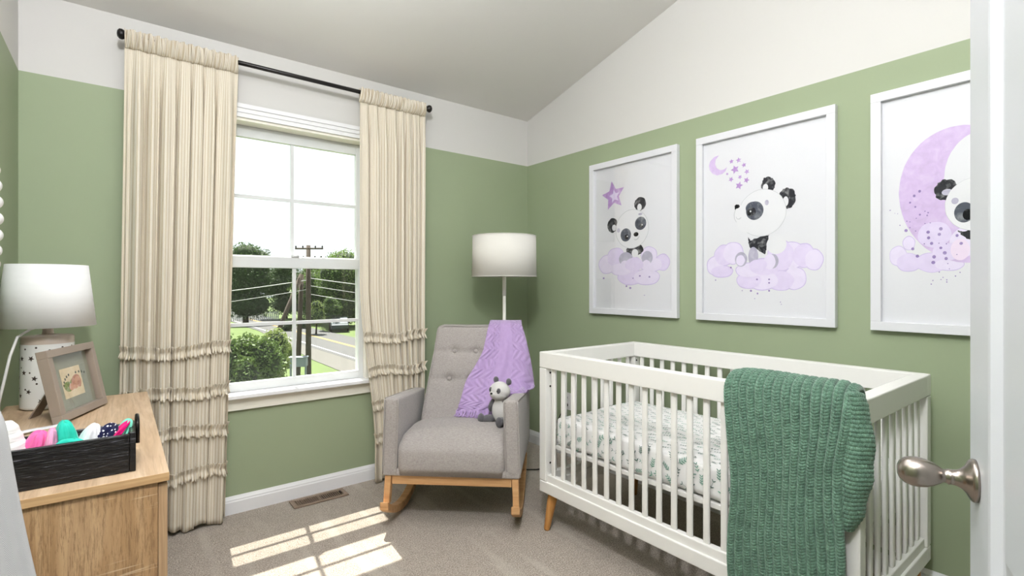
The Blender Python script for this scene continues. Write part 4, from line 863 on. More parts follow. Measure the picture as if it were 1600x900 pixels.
for i in range(3):
    z0 = .052+i*.225; z1 = z0+.221
    for (a, c) in ((DY0+.010, ym-.002), (ym+.002, DY1-.010)):
        b = BM(); box(b, DX1-.021, DX1-.003, a, c, z0, z1); d = mod_bevel(obj('drawer', b, M_OAK, dr), .001)

# ------------------------------------------------------------------ table lamp
TX, TY = -2.668, -.485
t = thing('table_lamp', 'white star pierced ceramic table lamp with a tapered shade on the dresser', 'table lamp', (TX, TY, DZ))
M = Matrix.Translation((TX, TY, DZ)); b = BM(); Rb, Rt, Hh = .0755, .0735, .258
lathe(b, [(Rb-.006, .001), (Rb, .004), (Rb, .012), (Rt, Hh-.028)], M, 48, 0, (True, False)); lathe(b, [(Rt, Hh-.028), (Rt-.0005, Hh-.006), (Rt-.006, Hh), (.02, Hh+.004), (.001, Hh+.004)], M, 48, 1, (False, False))
RS = random.Random(4)
def star_on(ang, z, r, k=5, rot=0):
    P = []; R0 = lerp(Rb, Rt, z/Hh)+.0006
    for i in range(2*k):
        a = PI*i/k+rot; q = r if i % 2 == 0 else r*.42
        if k > 5: q = r
        dx, dz = q*math.sin(a), q*math.cos(a); an = ang+dx/R0; P.append(b.verts.new((TX+R0*math.cos(an), TY+R0*math.sin(an), DZ+z+dz)))
    b.faces.new(P).material_index = 2
for i in range(13):
    an = -2.7+i*(2*PI/13)
    star_on(an, .052+.02*math.sin(i*2.3), .0098, 5, .3*i); star_on(an+.24, .115+.018*math.cos(i*1.7), .0105, 5, .2*i); star_on(an+.1, .182+.012*math.sin(i*3.1), .0105, 5, .5*i)
    star_on(an+.33, .075+.02*math.sin(i*1.3), .0033, 6); star_on(an+.05, .138+.012*math.cos(i*2), .0030, 6); star_on(an+.3, .215+.006*math.sin(i*2.2), .0034, 6)
me_o = obj('lamp_base', b, [M_CERAM, M_CERTAUPE, M_HOLE], t)
b = BM(); lathe(b, [(.016, Hh+.003), (.017, Hh+.008), (.0155, Hh+.012), (.0145, Hh+.030), (.010, Hh+.034), (.010, Hh+.085)], M, 24); obj('lamp_neck', b, M_CERTAUPE, t)
b = BM(); shade(b, TX, TY, DZ+.290, DZ+.512, .1365, .113); sh = obj('lamp_shade', b, M_SHADE2, t, True)
b = BM()
for k in range(3): a = 2*PI*k/3+.4; tube(b, [(TX, TY, DZ+.34), (TX+.13*math.cos(a), TY+.13*math.sin(a), DZ+.34)], .002, 6)
obj('spider', b, M_LAMPW, sh)
b = BM(); ball(b, (TX, TY, DZ+.37), (.026, .026, .04)); obj('bulb', b, M_WHITEPL, t)
b = BM(); tube(b, [(TX-.008, TY-.012, DZ+.294), (TX-.04, TY-.05, DZ+.285), (TX-.07, TY-.085, DZ+.262), (TX-.086, TY-.105, DZ+.20), (TX-.098, TY-.12, DZ+.12), (TX-.110, TY-.125, DZ+.05), (TX-.113, TY-.10, DZ+.006)], .0042, 8); obj('cord', b, M_WHITEPL, t)

# ------------------------------------------------------------------ photo frame
def on_dresser(x, y): return Vector((x, y, DZ))
A0, A1 = Vector((-2.602, -.848, DZ)), Vector((-2.497, -.587, DZ)); ex = (A1-A0).normalized(); wdt = (A1-A0).length
back = Vector((-ex.y, ex.x, 0))           # away from the camera
lean = .20; ez = (Vector((0, 0, 1))*math.cos(lean)+back*math.sin(lean)).normalized(); ey = ez.cross(ex).normalized()  # ey = thickness, towards the back
if ey.dot(back) < 0: ey = -ey
hgt = .232; dep = .030
lift = Vector((0, 0, dep*math.sin(lean)+.001))
MF = Matrix(((ex.x, ey.x, ez.x, A0.x), (ex.y, ey.y, ez.y, A0.y), (ex.z, ey.z, ez.z, A0.z+lift.z), (0, 0, 0, 1)))
t = thing('picture_frame', 'taupe shadow box frame with a newborn photo leaning on the dresser', 'picture frame', tuple(A0))
M_TAUPE = plain('taupe painted frame', srgb(152, 138, 126), .5, var=.03); M_MAT = plain('grey green mat board', srgb(148, 148, 130), .9, var=.10, scale=60)
fw = .024; b = BM()
for a in ((0, wdt, 0, dep, 0, fw), (0, wdt, 0, dep, hgt-fw, hgt), (0, fw, 0, dep, fw, hgt-fw), (wdt-fw, wdt, 0, dep, fw, hgt-fw)): box(b, *a, M=MF)
mod_bevel(obj('frame', b, M_TAUPE, t), .0015)
b = BM(); box(b, fw-.001, wdt-fw+.001, dep-.008, dep-.002, fw-.001, hgt-fw+.001, M=MF); obj('mat_board', b, M_MAT, t)
M_PHOTO = paint_card('cream photo ground', srgb(226, 206, 168), .10, 30); M_SKIN = paint_card('baby skin in the photo', srgb(188, 128, 98), .12, 70); M_SKIN2 = paint_card('baby skin light', srgb(206, 150, 118), .1, 70); M_KG = paint_card('green crochet hat', srgb(122, 136, 56), .2, 90); M_KB = paint_card('brown spikes', srgb(70, 66, 40), .1)
b = BM(); px0, px1, pz0, pz1 = .083, .200, .062, .162; yy = dep-.0086; box(b, px0, px1, yy, dep-.008, pz0, pz1, 0, MF)
lay = [0]
def el(cx, cz_, rx, rz, mi, rot=0):
    lay[0] += .00004; V = []
    for k in range(20):
        a = 2*PI*k/20; x, z = rx*math.cos(a), rz*math.sin(a); V.append(b.verts.new(MF @ Vector((cx+x*math.cos(rot)-z*math.sin(rot), yy-.0001-lay[0], cz_+x*math.sin(rot)+z*math.cos(rot)))))
    f = b.faces.new(V); f.material_index = mi
for k in range(9): a = lerp(2.9, .55, k/8); el(.134+.046*math.cos(a)+(.006*k if k > 4 else 0), .100+.030*math.sin(a)+.002*k, .0042, .0045, 4)
el(.112, .100, .024, .017, 3, -.2); el(.140, .112, .028, .010, 3, .5)
el(.160, .112, .029, .020, 1, .35); el(.172, .108, .020, .019, 2, 0); el(.142, .097, .020, .010, 1, -.1); el(.128, .096, .013, .012, 2, 0); el(.150, .093, .018, .007, 2, 0); el(.176, .099, .010, .012, 1, .4)
for k in range(4): el(.121+k*.001, .094+.005*k, .0015, .0015, 5)
obj('photo', b, [M_PHOTO, M_SKIN, M_SKIN2, M_KG, M_KB, M_PAPER], t)
b = BM(); box(b, fw, wdt-fw, dep-.0150, dep-.0138, fw, hgt-fw, M=MF); obj('glass', b, M_ARTGLASS, t)
b = BM(); p0 = MF @ Vector((wdt/2, dep, hgt*.68)); p1 = Vector((p0.x, p0.y, DZ+.001))+back*.085
V = [b.verts.new(p) for p in (p0-ex*.025, p0+ex*.025, p1+ex*.03, p1-ex*.03, p0-ex*.025+back*.004, p0+ex*.025+back*.004, p1+ex*.03+back*.004, p1-ex*.03+back*.004)]
for f in ((0, 1, 2, 3), (7, 6, 5, 4), (0, 4, 5, 1), (1, 5, 6, 2), (2, 6, 7, 3), (3, 7, 4, 0)): b.faces.new([V[i] for i in f])
obj('easel_back', b, M_TAUPE, t)

# ------------------------------------------------------------------ black crate and what is in it
BX0, BX1, BY0, BY1, BZ = -2.735, -2.437, -1.475, -1.345, DZ+.001; BH = .088
def black_wood():
    t = NT('glossy black wood'); a = t.noise(t.coord('Object', (14, 14, 240)), 1.0, 4, .7, .3); t.base(t.ramp(a, [(.5, srgb(9, 8, 10)), (.62, srgb(22, 21, 25)), (.70, srgb(120, 120, 130))])); t.bump(a, .8, .0022); return t.set(.30, spec=.5)  # pale streaks are gloss highlights painted into the black
M_BW = black_wood()
t = thing('wooden_crate', 'glossy black wooden crate with a metal handle on the dresser', 'crate', ((BX0+BX1)/2, (BY0+BY1)/2, DZ))
th = .010; b = BM(); box(b, BX0, BX1-th, BY0, BY0+th, BZ, BZ+BH); mod_bevel(obj('side_board', b, M_BW, t), .0015)
b = BM(); box(b, BX0, BX1-th, BY1-th, BY1, BZ, BZ+BH); mod_bevel(obj('side_board', b, M_BW, t), .0015)
b = BM(); box(b, BX1-th, BX1+.002, BY0-.001, BY1+.001, BZ, BZ+BH+.004); mod_bevel(obj('end_board', b, M_BW, t), .0015)
b = BM(); box(b, BX0-.002, BX0+th, BY0+th+.0003, BY1-th-.0003, BZ, BZ+BH); mod_bevel(obj('end_board', b, M_BW, t), .0015)
b = BM(); box(b, BX0+th+.0005, BX1-th-.0005, BY0+th+.0003, BY1-th-.0003, BZ, BZ+.008); obj('bottom_board', b, M_BW, t)
b = BM(); yc = (BY0+BY1)/2; P = []
for k in range(13): a = PI*k/12; P.append((BX1+.006, yc-.035*math.cos(a)-.0, BZ+BH+.012+.016*math.sin(a)))
tube(b, [(BX1+.006, yc-.035, BZ+BH-.03)]+P+[(BX1+.006, yc+.035, BZ+BH-.03)], .0045, 10); obj('handle', b, M_BLACKMETAL, t)
def cloth_mat(name, c, dots=False):
    t = NT(name); n = t.noise(t.coord('Object'), 160, 3); cc = t.mix(n, tuple(x*.85 for x in c[:3])+(1,), c)
    if dots:
        v = t.n('TexVoronoi'); v.inputs['Scale'].default_value = 135; v.inputs['Randomness'].default_value = .25; t.l(t.coord('Object'), v.inputs['Vector']); cc = t.mix(t.math('LESS_THAN', v.outputs['Distance'], .30), cc, (.85, .85, .88, 1))
    t.base(cc); t.bump(n, .5, .0012); return t.set(.9, spec=.1, sheen=.2)
def bundle(name, label, cat, c, r, m, rot=(0, 0, 0), folds=5, seed=0, group='rolled baby clothes in the black crate'):
    M = Matrix.Translation(c) @ Matrix.Rotation(rot[2], 4, 'Z') @ Matrix.Rotation(rot[1], 4, 'Y') @ Matrix.Rotation(rot[0], 4, 'X'); R_ = random.Random(seed); p1, p2 = R_.uniform(0, 6), R_.uniform(0, 6)
    def f(u, v):
        a = 2*PI*u; tt = PI*(.001+.998*v); w = 1+.14*math.sin(folds*a+p1+3*v)+.12*math.sin(2*folds*a+p2-5*v)*math.sin(tt)+.05*math.sin(5*folds*a+9*v); q = abs(math.sin(tt))**.65
        return (r[0]*q*w*math.cos(a), r[1]*q*w*math.sin(a), r[2]*(-math.cos(tt))*(1+.06*math.sin(3*a+p1)))
    b = BM(); add_vf(b, grid(56, 34, f, True), 0, True, M); bmesh.ops.remove_doubles(b, verts=b.verts, dist=.00005)
    return tag(obj(name, b, m), label, cat, group)
CZ = BZ+.008
TEAL = cloth_mat('teal jersey', srgb(52, 206, 182)); MINT = cloth_mat('mint jersey', srgb(128, 220, 194)); MAG = cloth_mat('magenta jersey', srgb(224, 18, 118)); PINK = cloth_mat('pink jersey', srgb(240, 108, 170)); LPINK = cloth_mat('pale pink jersey', srgb(246, 168, 204)); WH = cloth_mat('white jersey', srgb(242, 242, 246)); NAVY = cloth_mat('navy dotted jersey', srgb(30, 32, 66), True)
bundle('rolled_garment', 'hot pink rolled garment next to the white swaddle in the crate', 'baby garment', (-2.615, -1.415, CZ+.056), (.020, .026, .046), PINK, (0, .25, .3), 4, 1)
bundle('rolled_garment', 'pale pink rolled garment standing beside the hot pink one', 'baby garment', (-2.590, -1.418, CZ+.057), (.011, .024, .048), LPINK, (0, .1, 0), 3, 2)
bundle('rolled_garment', 'bright teal crumpled garment sticking up highest in the crate', 'baby garment', (-2.560, -1.410, CZ+.062), (.019, .022, .056), TEAL, (.1, -.1, 0), 4, 3)
bundle('rolled_garment', 'low fold of teal cloth against the crate front', 'baby garment', (-2.551, -1.445, CZ+.060), (.028, .012, .022), TEAL, (0, .25, .1), 3, 9)
bundle('rolled_garment', 'plain white rolled garment between the teal and the dotted one', 'baby garment', (-2.527, -1.415, CZ+.054), (.018, .024, .050), WH, (0, .35, 0), 2, 4)
bundle('rolled_garment', 'navy garment with white dots in the crate', 'baby garment', (-2.500, -1.410, CZ+.052), (.022, .026, .049), NAVY, (0, .55, 0), 4, 5)
bundle('rolled_garment', 'magenta rolled garment slanting in the crate', 'baby garment', (-2.481, -1.412, CZ+.057), (.010, .024, .052), MAG, (0, .70, 0), 3, 6)
bundle('rolled_garment', 'mint green rolled garment beside the crate handle', 'baby garment', (-2.466, -1.405, CZ+.060), (.013, .024, .044), MINT, (0, .5, .2), 4, 7)
def swaddle_mat():
    t = NT('white muslin'); n = t.noise(t.coord('Object', (40, 40, 300)), 1, 3); v = t.n('TexVoronoi'); v.inputs['Scale'].default_value = 38; t.l(t.coord('Object', (1, 1, .6)), v.inputs['Vector'])
    t.base(t.mix(t.math('LESS_THAN', v.outputs['Distance'], .075), srgb(240, 240, 236), srgb(150, 158, 150))); t.bump(n, .5, .002); return t.set(.9, spec=.1)
b = BM(); MS = Matrix.Translation((-2.676, -1.412, CZ+.062)) @ Matrix.Rotation(-.32, 4, 'Y')
def sw(u, v):
    a = 2*PI*u; e = max(.0005, 1-abs(2*v-1)**9)**.33; w = 1+.03*math.sin(3*a+v*2)+.012*math.sin(40*v+a)
    return (.050*w*e*math.cos(a), .044*w*e*math.sin(a), lerp(-.060, .066, v)+.006*math.sin(30*e)*(1-e))
add_vf(b, grid(48, 70, sw, True), 0, True, MS)
tag(obj('rolled_swaddle', b, swaddle_mat()), 'thick white muslin swaddle roll in the left end of the crate', 'swaddle', 'rolled baby clothes in the black crate')
# white strap lying behind the crate
b = BM(); vf = grid(24, 3, lambda u, v: (lerp(-2.72, -2.615, u), -.955+.11*u+(v-.5)*.022, DZ+.003+.004*math.sin(u*5)+.003*v)); add_vf(b, vf)
o = tag(obj('cotton_strap', b, WH), 'narrow white cotton strap lying on the dresser below the lamp', 'strap'); m = o.modifiers.new('t', 'SOLIDIFY'); m.thickness = .002; m.offset = 1

# ------------------------------------------------------------------ beaded mirror on the left wall
MC = Vector((-2.7995, -1.045, 1.386)); RR = .205
t = thing('beaded_mirror', 'round wall mirror with a white beaded rim at the left edge', 'mirror', tuple(MC))
b = BM(); Mx = Matrix.Translation(MC) @ Matrix.Rotation(PI/2, 4, 'Y'); lathe(b, [(RR-.03, .001), (RR-.004, .002), (RR-.004, .03), (RR-.022, .034), (RR-.03, .02), (RR-.03, .012)], Mx, 64, 0, (False, False)); obj('rim', b, M_WHITEPL, t)
b = BM(); lathe(b, [(RR-.029, .008), (RR-.029, .012)], Mx, 64); obj('mirror_glass', b, plain('mirror silver', (.9, .9, .9, 1), .02, 1.0, var=0), t)
nb = 26; bead_me = None
for k in range(nb):
    a = 2*PI*k/nb
    if bead_me is None:
        b = BM(); ball(b, (0, 0, 0), .0215, 0, 18, 12); bead_me = bpy.data.meshes.new('bead'); b.to_mesh(bead_me); b.free(); bead_me.materials.append(M_WHITEPL)
    o = bpy.data.objects.new('bead', bead_me); COL.objects.link(o); o.parent = t; o.location = (.042, RR*math.cos(a), RR*math.sin(a))

# ------------------------------------------------------------------ grey herringbone throw close by on the left, hung on a blanket stand
def herring():
    t = NT('grey herringbone weave'); uv = t.n('UVMap'); s = t.n('SeparateXYZ'); t.l(uv.outputs[0], s.inputs[0])
    z = t.math('PINGPONG', s.outputs[0], .016); h = t.math('SINE', t.math('MULTIPLY', t.math('ADD', s.outputs[1], t.math('MULTIPLY', z, 1.3)), 1500.0))
    n = t.noise(t.coord('UV'), 40, 3); c = t.mix(t.math('MULTIPLY_ADD', h, .30, .5), srgb(160, 160, 161), srgb(204, 204, 204)); c = t.mix(t.math('MULTIPLY', n, .2), c, srgb(160, 159, 158)); t.base(c); t.bump(h, .3, .0008); return t.set(.92, spec=.1, sheen=.3)
hb = thing('draped_throw', 'pale grey herringbone throw hanging on a stand at the left edge', 'throw', (-2.66, -1.86, 0))
def hp(u, v):
    z = lerp(1.022, .03, v); k = sm(v*1.2); s = (1.003-z)
    xr = -2.633+.10*s+.10*max(0, s)*max(0, s) if z > .45 else -2.633+.086; yr = -1.895
    w = .006+.02*k; a = u*2*PI; rx = (xr+.012+2.745)/2+.012; cx_ = -2.745+rx-.012
    ry = .045+.05*v; wv = 1+.05*math.sin(a*5+v*3)*k
    top = sm(v/.06)
    return (cx_+rx*math.cos(a)*wv*lerp(.9, 1, top), -1.86+ry*math.sin(a)*wv*lerp(.25, 1, top), z)
cloth_obj('cloth', grid(120, 80, hp), 120, 80, .7, 1.1, herring(), hb, Matrix.Identity(4), .003)
b = BM(); tube(b, [(-2.72, -1.86, 1.012), (-2.63, -1.86, 1.012)], .010, 10); tube(b, [(-2.70, -1.86, 1.005), (-2.70, -1.86, .02)], .010, 10); box(b, -2.76, -2.60, -1.89, -1.83, .0, .022); obj('stand', b, M_BEECH, hb)

# ------------------------------------------------------------------ outside the window
GZ = -3.6
def quad_poly(name, pts, z, m, kind=True):
    b = BM(); top = [b.verts.new((x, y, z)) for x, y in pts]; bot = [b.verts.new((x, y, z-.3)) for x, y in pts]; b.faces.new(top); b.faces.new(bot[::-1])
    for i in range(len(pts)): j = (i+1) % len(pts); b.faces.new((top[i], bot[i], bot[j], top[j]))
    return tag(obj(name, b, m), kind='structure')
M_GRASS = plain('summer lawn', srgb(84, 102, 50), .95, var=.35, scale=1.2); M_ASPH = plain('sunlit asphalt', srgb(82, 82, 82), .95, var=.10, scale=4); M_GRAV = plain('pale gravel shoulder', srgb(94, 92, 87), .95, var=.15, scale=6)
quad_poly('ground', [(-60, .8), (90, .8), (90, 200), (-60, 200)], GZ-.02, M_GRASS)
quad_poly('road', [(9.4, 4), (14.4, 4), (14.4, 60), (15.5, 100), (24, 160), (16, 160), (9.4, 90), (9.0, 60)], GZ+.02, M_ASPH)
quad_poly('path', [(7.0, 4), (9.4, 4), (9.4, 60), (8.4, 45), (7.3, 30)], GZ+.01, M_GRAV)
b = BM(); box(b, 9.55, 9.70, 4, 75, GZ+.02, GZ+.03); tag(obj('road_line', b, plain('white road paint', srgb(190, 190, 186), .8)), kind='structure')
b = BM(); box(b, 11.70, 11.80, 4, 75, GZ+.02, GZ+.03); box(b, 11.90, 12.0, 4, 75, GZ+.02, GZ+.03); tag(obj('road_line', b, plain('yellow road paint', srgb(186, 150, 80), .8)), kind='structure')
def leaf_mat(name, c0, c1):
    t = NT(name); n = t.noise(t.coord('Object'), 1.6, 3); i = t.n('ObjectInfo'); t.base(t.mix(n, c0, c1)); t.set(.6, spec=.3)
    tr = t.n('BsdfTranslucent'); tr.inputs[0].default_value = tuple(x*1.3 for x in c1[:3])+(1,); mx = t.n('MixShader'); mx.inputs[0].default_value = .2; t.l(t.b.outputs[0], mx.inputs[1]); t.l(tr.outputs[0], mx.inputs[2]); t.l(mx.outputs[0], t.o.inputs[0]); return t.m
LM = {'dark': leaf_mat('dark foliage', srgb(46, 64, 38), srgb(74, 96, 54)), 'mid': leaf_mat('mid foliage', srgb(68, 92, 46), srgb(106, 128, 68)), 'light': leaf_mat('light foliage', srgb(100, 122, 62), srgb(142, 156, 90)), 'blue': leaf_mat('grey green foliage', srgb(72, 94, 64), srgb(108, 128, 88))}
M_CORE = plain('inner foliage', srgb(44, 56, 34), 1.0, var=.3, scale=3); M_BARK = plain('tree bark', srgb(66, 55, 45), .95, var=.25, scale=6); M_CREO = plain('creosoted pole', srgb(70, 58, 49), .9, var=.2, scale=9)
def foliage(name, blobs, n, leaf, m, parent, seed):
    r = np.random.default_rng(seed); C = []; 
    vol = np.array([q[3]*q[4]*q[5] for q in blobs]); cnt = (n*vol**.67/np.sum(vol**.67)).astype(int); V = []; 
    for q, c in zip(blobs, cnt):
        d = r.normal(size=(c, 3)); d /= np.linalg.norm(d, axis=1)[:, None]; rad = r.uniform(.80, 1.06, (c, 1)); bump = 1+.10*np.sin(d[:, :1]*9+seed)*np.cos(d[:, 1:2]*8)
        P = np.array(q[:3])+d*rad*bump*np.array(q[3:6]); a = r.normal(size=(c, 3)); a /= np.linalg.norm(a, axis=1)[:, None]; bb = np.cross(a, r.normal(size=(c, 3))); bb /= np.linalg.norm(bb, axis=1)[:, None]
        s = leaf*r.uniform(.6, 1.3, (c, 1)); V.append(np.stack([P-a*s, P-bb*s*.5, P+a*s, P+bb*s*.5], 1))
    V = np.concatenate(V).reshape(-1, 3)-np.array(parent.location); F = np.arange(len(V)).reshape(-1, 4)
    me = bpy.data.meshes.new(name); me.from_pydata(V.tolist(), [], F.tolist()); me.materials.append(m)
    b = BM(); b.from_mesh(me)
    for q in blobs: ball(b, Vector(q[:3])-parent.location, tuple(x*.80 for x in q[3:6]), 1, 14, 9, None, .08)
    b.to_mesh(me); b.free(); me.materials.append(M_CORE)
    o = bpy.data.objects.new(name, me); COL.objects.link(o); o.parent = parent; return o
def tree(x, y, top, rad, kind, label, seed, n=2600, low=.12, leaf=.22, cat='tree', nm='tree', grp='trees across the road'):
    root = thing(nm, label, cat, (x, y, GZ), 0, grp); R_ = random.Random(seed); H_ = top-GZ; bl = []
    for k in range(9):
        a = R_.uniform(0, 2*PI); rr = rad*R_.uniform(.15, .62); h = GZ+H_*R_.uniform(low+.1, .82); q = rad*R_.uniform(.38, .6); bl.append((x+rr*math.cos(a), y+rr*math.sin(a), h, q, q, q*.85))
    bl.append((x, y, top-rad*.42, rad*.5, rad*.5, rad*.42)); bl.append((x, y, GZ+H_*.58, rad*.8, rad*.8, H_*.26)); bl.append((x+rad*.1, y-rad*.1, GZ+H_*(.24 if low < .2 else .45), rad*.72, rad*.6, H_*.18))
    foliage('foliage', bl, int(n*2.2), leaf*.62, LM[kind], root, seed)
    b = BM(); tube(b, [(x, y, GZ-.05), (x+.05, y, GZ+H_*.25), (x, y+.1, GZ+H_*.6)], [rad*.09, rad*.07, rad*.03], 10); obj('trunk', b, M_BARK, root); return root
# far side, left part of the view
tree(9.9, 66, 6.4, 3.9, 'dark', 'tall dark tree seen at the left of the window above the picket fence', 1, 5200)
tree(16.2, 73, 4.8, 3.6, 'dark', 'dark tree right of the tallest one beyond the fence', 2, 4600)
tree(17.4, 62, 4.4, 3.2, 'mid', 'green tree seen between the grille bar and the utility pole', 3, 4200)
tree(3.2, 78, 3.6, 4.0, 'dark', 'dark tree behind the fence furthest left in the window', 4, 3800)
tree(18.4, 55.5, 5.2, 3.8, 'mid', 'large bushy tree right of the utility pole', 5, 5200)
tree(20.6, 47, 4.0, 3.6, 'mid', 'rounded tree furthest right across the road', 6, 4200)
tree(24.2, 39, 2.4, 3.2, 'dark', 'low dark tree shading the parked cars', 7, 3600)
tree(28.0, 60, 3.9, 4.8, 'dark', 'wide dark tree at the back right of the street', 8, 4200)
tree(12.6, 47.0, -.3, 1.0, 'light', 'small yellow green young tree on the lawn by the road', 9, 1300, .25, .12, grp='young trees on the lawn')
tree(14.9, 50.0, .0, 1.3, 'mid', 'young tree on the lawn just right of the grille bar', 10, 1500, .25, .13, grp='young trees on the lawn')
tree(1.6, 95, 4.2, 8, 'dark', 'broad distant tree at the far left horizon', 12, 5000)
tree(30, 90, 5.2, 9, 'dark', 'broad distant tree behind the street trees', 13, 5200)
def shrub(x, y, top, rx, kind, label, seed, n=5200, leaf=.10, grp='shrubs below the window'):
    root = thing('shrub', label, 'shrub', (x, y, GZ), 0, grp); R_ = random.Random(seed); H_ = top-GZ; bl = [(x, y, GZ+H_*.4, rx*.8, rx*.7, H_*.42)]
    for k in range(10):
        a = R_.uniform(0, 2*PI); rr = rx*R_.uniform(.2, .62); bl.append((x+rr*math.cos(a), y+rr*math.sin(a), GZ+H_*R_.uniform(.45, .82), rx*R_.uniform(.28, .46), rx*R_.uniform(.28, .42), H_*R_.uniform(.12, .18)))
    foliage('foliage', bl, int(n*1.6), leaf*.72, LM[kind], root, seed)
    b = BM()
    for k in range(4): a = k*1.6; tube(b, [(x+.1*math.cos(a), y+.1*math.sin(a), GZ-.05), (x+rx*.3*math.cos(a), y+rx*.3*math.sin(a), GZ+H_*.4)], [.05, .03], 7)
    obj('stem', b, M_BARK, root); return root
shrub(.05, 12.6, .02, 1.25, 'mid', 'big leafy shrub right below the left window panes', 21, 9000, .075)
shrub(1.06, 15.05, -.12, 1.1, 'light', 'tall pale green shrub beside the mailbox post', 22, 8000, .075)
shrub(-2.3, 12.2, -.35, 1.1, 'mid', 'leafy shrub at the lower left behind the curtain edge', 23, 7000, .075)
shrub(.9, 9.9, -1.2, .85, 'blue', 'low grey green shrub in front of the taller ones', 24, 5200, .06)
shrub(5.2, 28.5, -2.1, .6, 'light', 'rounded light shrub left of the utility pole', 25, 5000, .08)
shrub(11.3, 52.5, -2.5, .9, 'dark', 'clipped round bush on the far lawn', 26, 1400, .10, 'bushes on the far lawn')
shrub(13.6, 55.0, -2.3, 1.1, 'mid', 'looser bush on the far lawn next to the young tree', 27, 1400, .10, 'bushes on the far lawn')
# utility poles
t = thing('utility_pole', 'tall wooden utility pole with two crossarms outside the window', 'utility pole', (5.54, 24.9, GZ), 0, 'utility poles outside')
b = BM(); tube(b, [(5.54, 24.9, GZ-.1), (5.54, 24.9, 3.30)], [.15, .11], 14); obj('pole', b, M_CREO, t)
cd = Vector((.787, -.617, 0))
for z, hl in ((3.12, .74), (2.57, .68)):
    b = BM(); c = Vector((5.54, 24.78, z)); e = cd*hl; tube(b, [c-e, c+e], .05, 6); a = obj('crossarm', b, M_CREO, t)
    for s in (-.95, -.45, .45, .95):
        b = BM(); p = c+e*s; tube(b, [p+Vector((0, 0, .03)), p+Vector((0, 0, .09)), p+Vector((0, 0, .16))], [.02, .045, .025], 8); obj('insulator', b, M_DARK, a)
t2 = thing('utility_pole', 'shorter dark wooden pole standing beside the tall utility pole', 'utility pole', (5.05, 24.9, GZ), 0, 'utility poles outside')
b = BM(); tube(b, [(5.10, 25.3, GZ-.1), (5.30, 25.3, 1.75)], [.14, .11], 12); obj('pole', b, M_CREO, t2)
t3 = thing('brace_pole', 'slanting wooden brace pole leaning against the utility pole', 'brace pole', (3.0, 24.6, GZ), 0, 'utility poles outside')
b = BM(); tube(b, [(3.0, 24.6, GZ-.1), (5.18, 24.9, 1.75)], [.13, .10], 12); obj('pole', b, M_CREO, t3)
R_ = random.Random(2)
M_WIRE = plain('pale wire', srgb(190, 190, 190), .6)
for k, (p, q, sg, lab) in enumerate(((((-9, 26, .25), (5.54, 24.9, 1.45), .35, 'upper cable running left from the utility pole')), (((-9, 26, -.55), (5.54, 24.9, .95), .3, 'lower cable running left from the utility pole')), (((5.54, 24.9, 1.55), (26, 14, -.6), .3, 'thick cable running right from the utility pole')), (((5.54, 24.9, 1.15), (26, 15, -1.3), .35, 'middle cable running right below the thick one')), (((5.54, 24.9, .7), (26, 16, -2.0), .35, 'lowest cable running right from the utility pole')))):
    b = BM(); P = []
    for i in range(17): s = i/16; v = Vector(p).lerp(Vector(q), s); v.z -= sg*4*s*(1-s); P.append(v)
    tube(b, P, .022 if k in (0, 2) else .015, 5); tag(obj('power_line', b, M_WIRE), lab, 'power line', 'cables on the utility pole')
# mailbox stand
t = thing('mailbox_stand', 'grey cluster mailbox on two legs by the road below the window', 'mailbox', (4.78, 24.0, GZ)); M_MB = plain('grey painted metal', srgb(128, 138, 146), .5); Mm = Matrix.Translation((4.78, 24.0, GZ)) @ Matrix.Rotation(-.5, 4, 'Z')
b = BM(); box(b, -.42, .42, -.22, .22, .62, 1.05, M=Mm); box(b, -.46, .46, -.27, .27, 1.05, 1.12, M=Mm); mod_bevel(obj('box_body', b, M_MB, t), .02)
for s in (-1, 1): b = BM(); box(b, s*.36-.04, s*.36+.04, -.05, .05, 0, .62, M=Mm); obj('leg', b, M_MB, t)
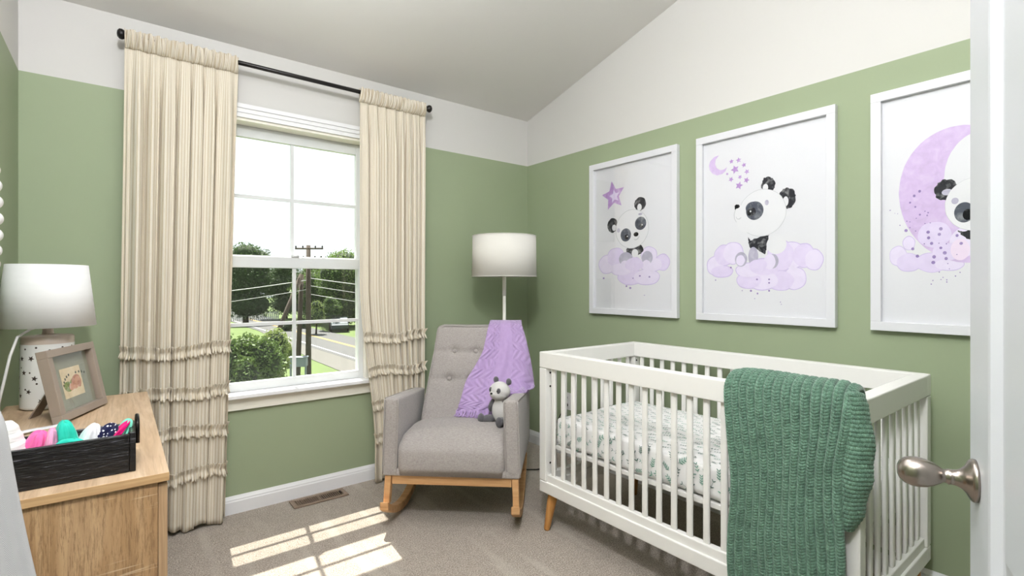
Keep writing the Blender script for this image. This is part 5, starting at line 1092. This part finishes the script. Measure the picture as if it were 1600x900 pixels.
# parked cars in the shade
def car(x, y, rz, m, label):
    t = thing('car', label, 'car', (x, y, GZ), 0, 'cars parked under the trees'); M = Matrix.Translation((x, y, GZ)) @ Matrix.Rotation(rz, 4, 'Z')
    sideP = [(-2.2, .35), (-2.25, .75), (-1.6, .92), (-.95, 1.38), (.55, 1.42), (1.35, .98), (2.1, .85), (2.25, .6), (2.2, .35)]
    b = BM(); A = [b.verts.new(M @ Vector((p[0], -.85, p[1]))) for p in sideP]; B = [b.verts.new(M @ Vector((p[0], .85, p[1]))) for p in sideP]; n = len(sideP)
    for i in range(n): b.faces.new((A[i], A[(i+1) % n], B[(i+1) % n], B[i]))
    b.faces.new(A[::-1]); b.faces.new(B); mod_bevel(obj('body', b, m, t), .08, 3)
    gl = plain('car glass', srgb(40, 48, 54), .1)
    b = BM()
    for s in (-1, 1):
        V = [b.verts.new(M @ Vector((x_, s*.856, z_))) for x_, z_ in ((-1.35, .96), (-.9, 1.30), (.5, 1.33), (1.1, .98))]; b.faces.new(V)
    obj('side_window', b, gl, t)
    for wx in (-1.4, 1.4):
        for s in (-1, 1):
            b = BM(); Mw = M @ Matrix.Translation((wx, s*.80, .33)) @ Matrix.Rotation(PI/2, 4, 'X'); lathe(b, [(.2, -.1), (.33, -.09), (.33, .09), (.2, .1)], Mw, 20); obj('wheel', b, M_DARK, t)
car(16.6, 44.6, 1.2, plain('silver blue car paint', srgb(150, 164, 172), .3, .5), 'silver car parked in tree shade beyond the road')
car(15.7, 49.6, 1.3, plain('dark car paint', srgb(60, 70, 74), .3, .4), 'dark car parked further back beside the silver one')
# picket fence far left
t = thing('picket_fence', 'white picket fence far away at the left of the street', 'fence', (12.0, 78, GZ)); b = BM()
for k in range(28): x = 8.2+k*.25; box(b, x, x+.16, 72.0, 72.03, GZ, GZ+1.15)
obj('picket_row', b, M_TRIM, t)
for z in (.3, .9): b = BM(); box(b, 8.2, 15.1, 72.03, 72.07, GZ+z, GZ+z+.09); obj('rail', b, M_TRIM, t)
# house far behind the trees
t = thing('house', 'pale house with a grey roof half hidden behind the street trees', 'house', (25, 78, GZ)); b = BM(); box(b, 21.5, 29, 76, 84, GZ, GZ+3.2); obj('wall', b, plain('pale siding', srgb(196, 190, 182), .8), t)
b = BM(); P = [(21, 75.6, GZ+3.2), (29.5, 75.6, GZ+3.2), (29.5, 84.4, GZ+3.2), (21, 84.4, GZ+3.2), (21, 80, GZ+5.4), (29.5, 80, GZ+5.4)]; V = [b.verts.new(p) for p in P]
for f in ((0, 1, 5, 4), (2, 3, 4, 5), (0, 4, 3), (1, 2, 5), (0, 3, 2, 1)): b.faces.new([V[i] for i in f])
obj('roof', b, plain('grey shingles', srgb(120, 116, 114), .9), t)
for xx in (22.6, 25.2, 27.6): b = BM(); box(b, xx-.45, xx+.45, 75.93, 76.02, GZ+1.1, GZ+2.3); obj('window', b, plain('dark house window', srgb(60, 66, 72), .2), t)
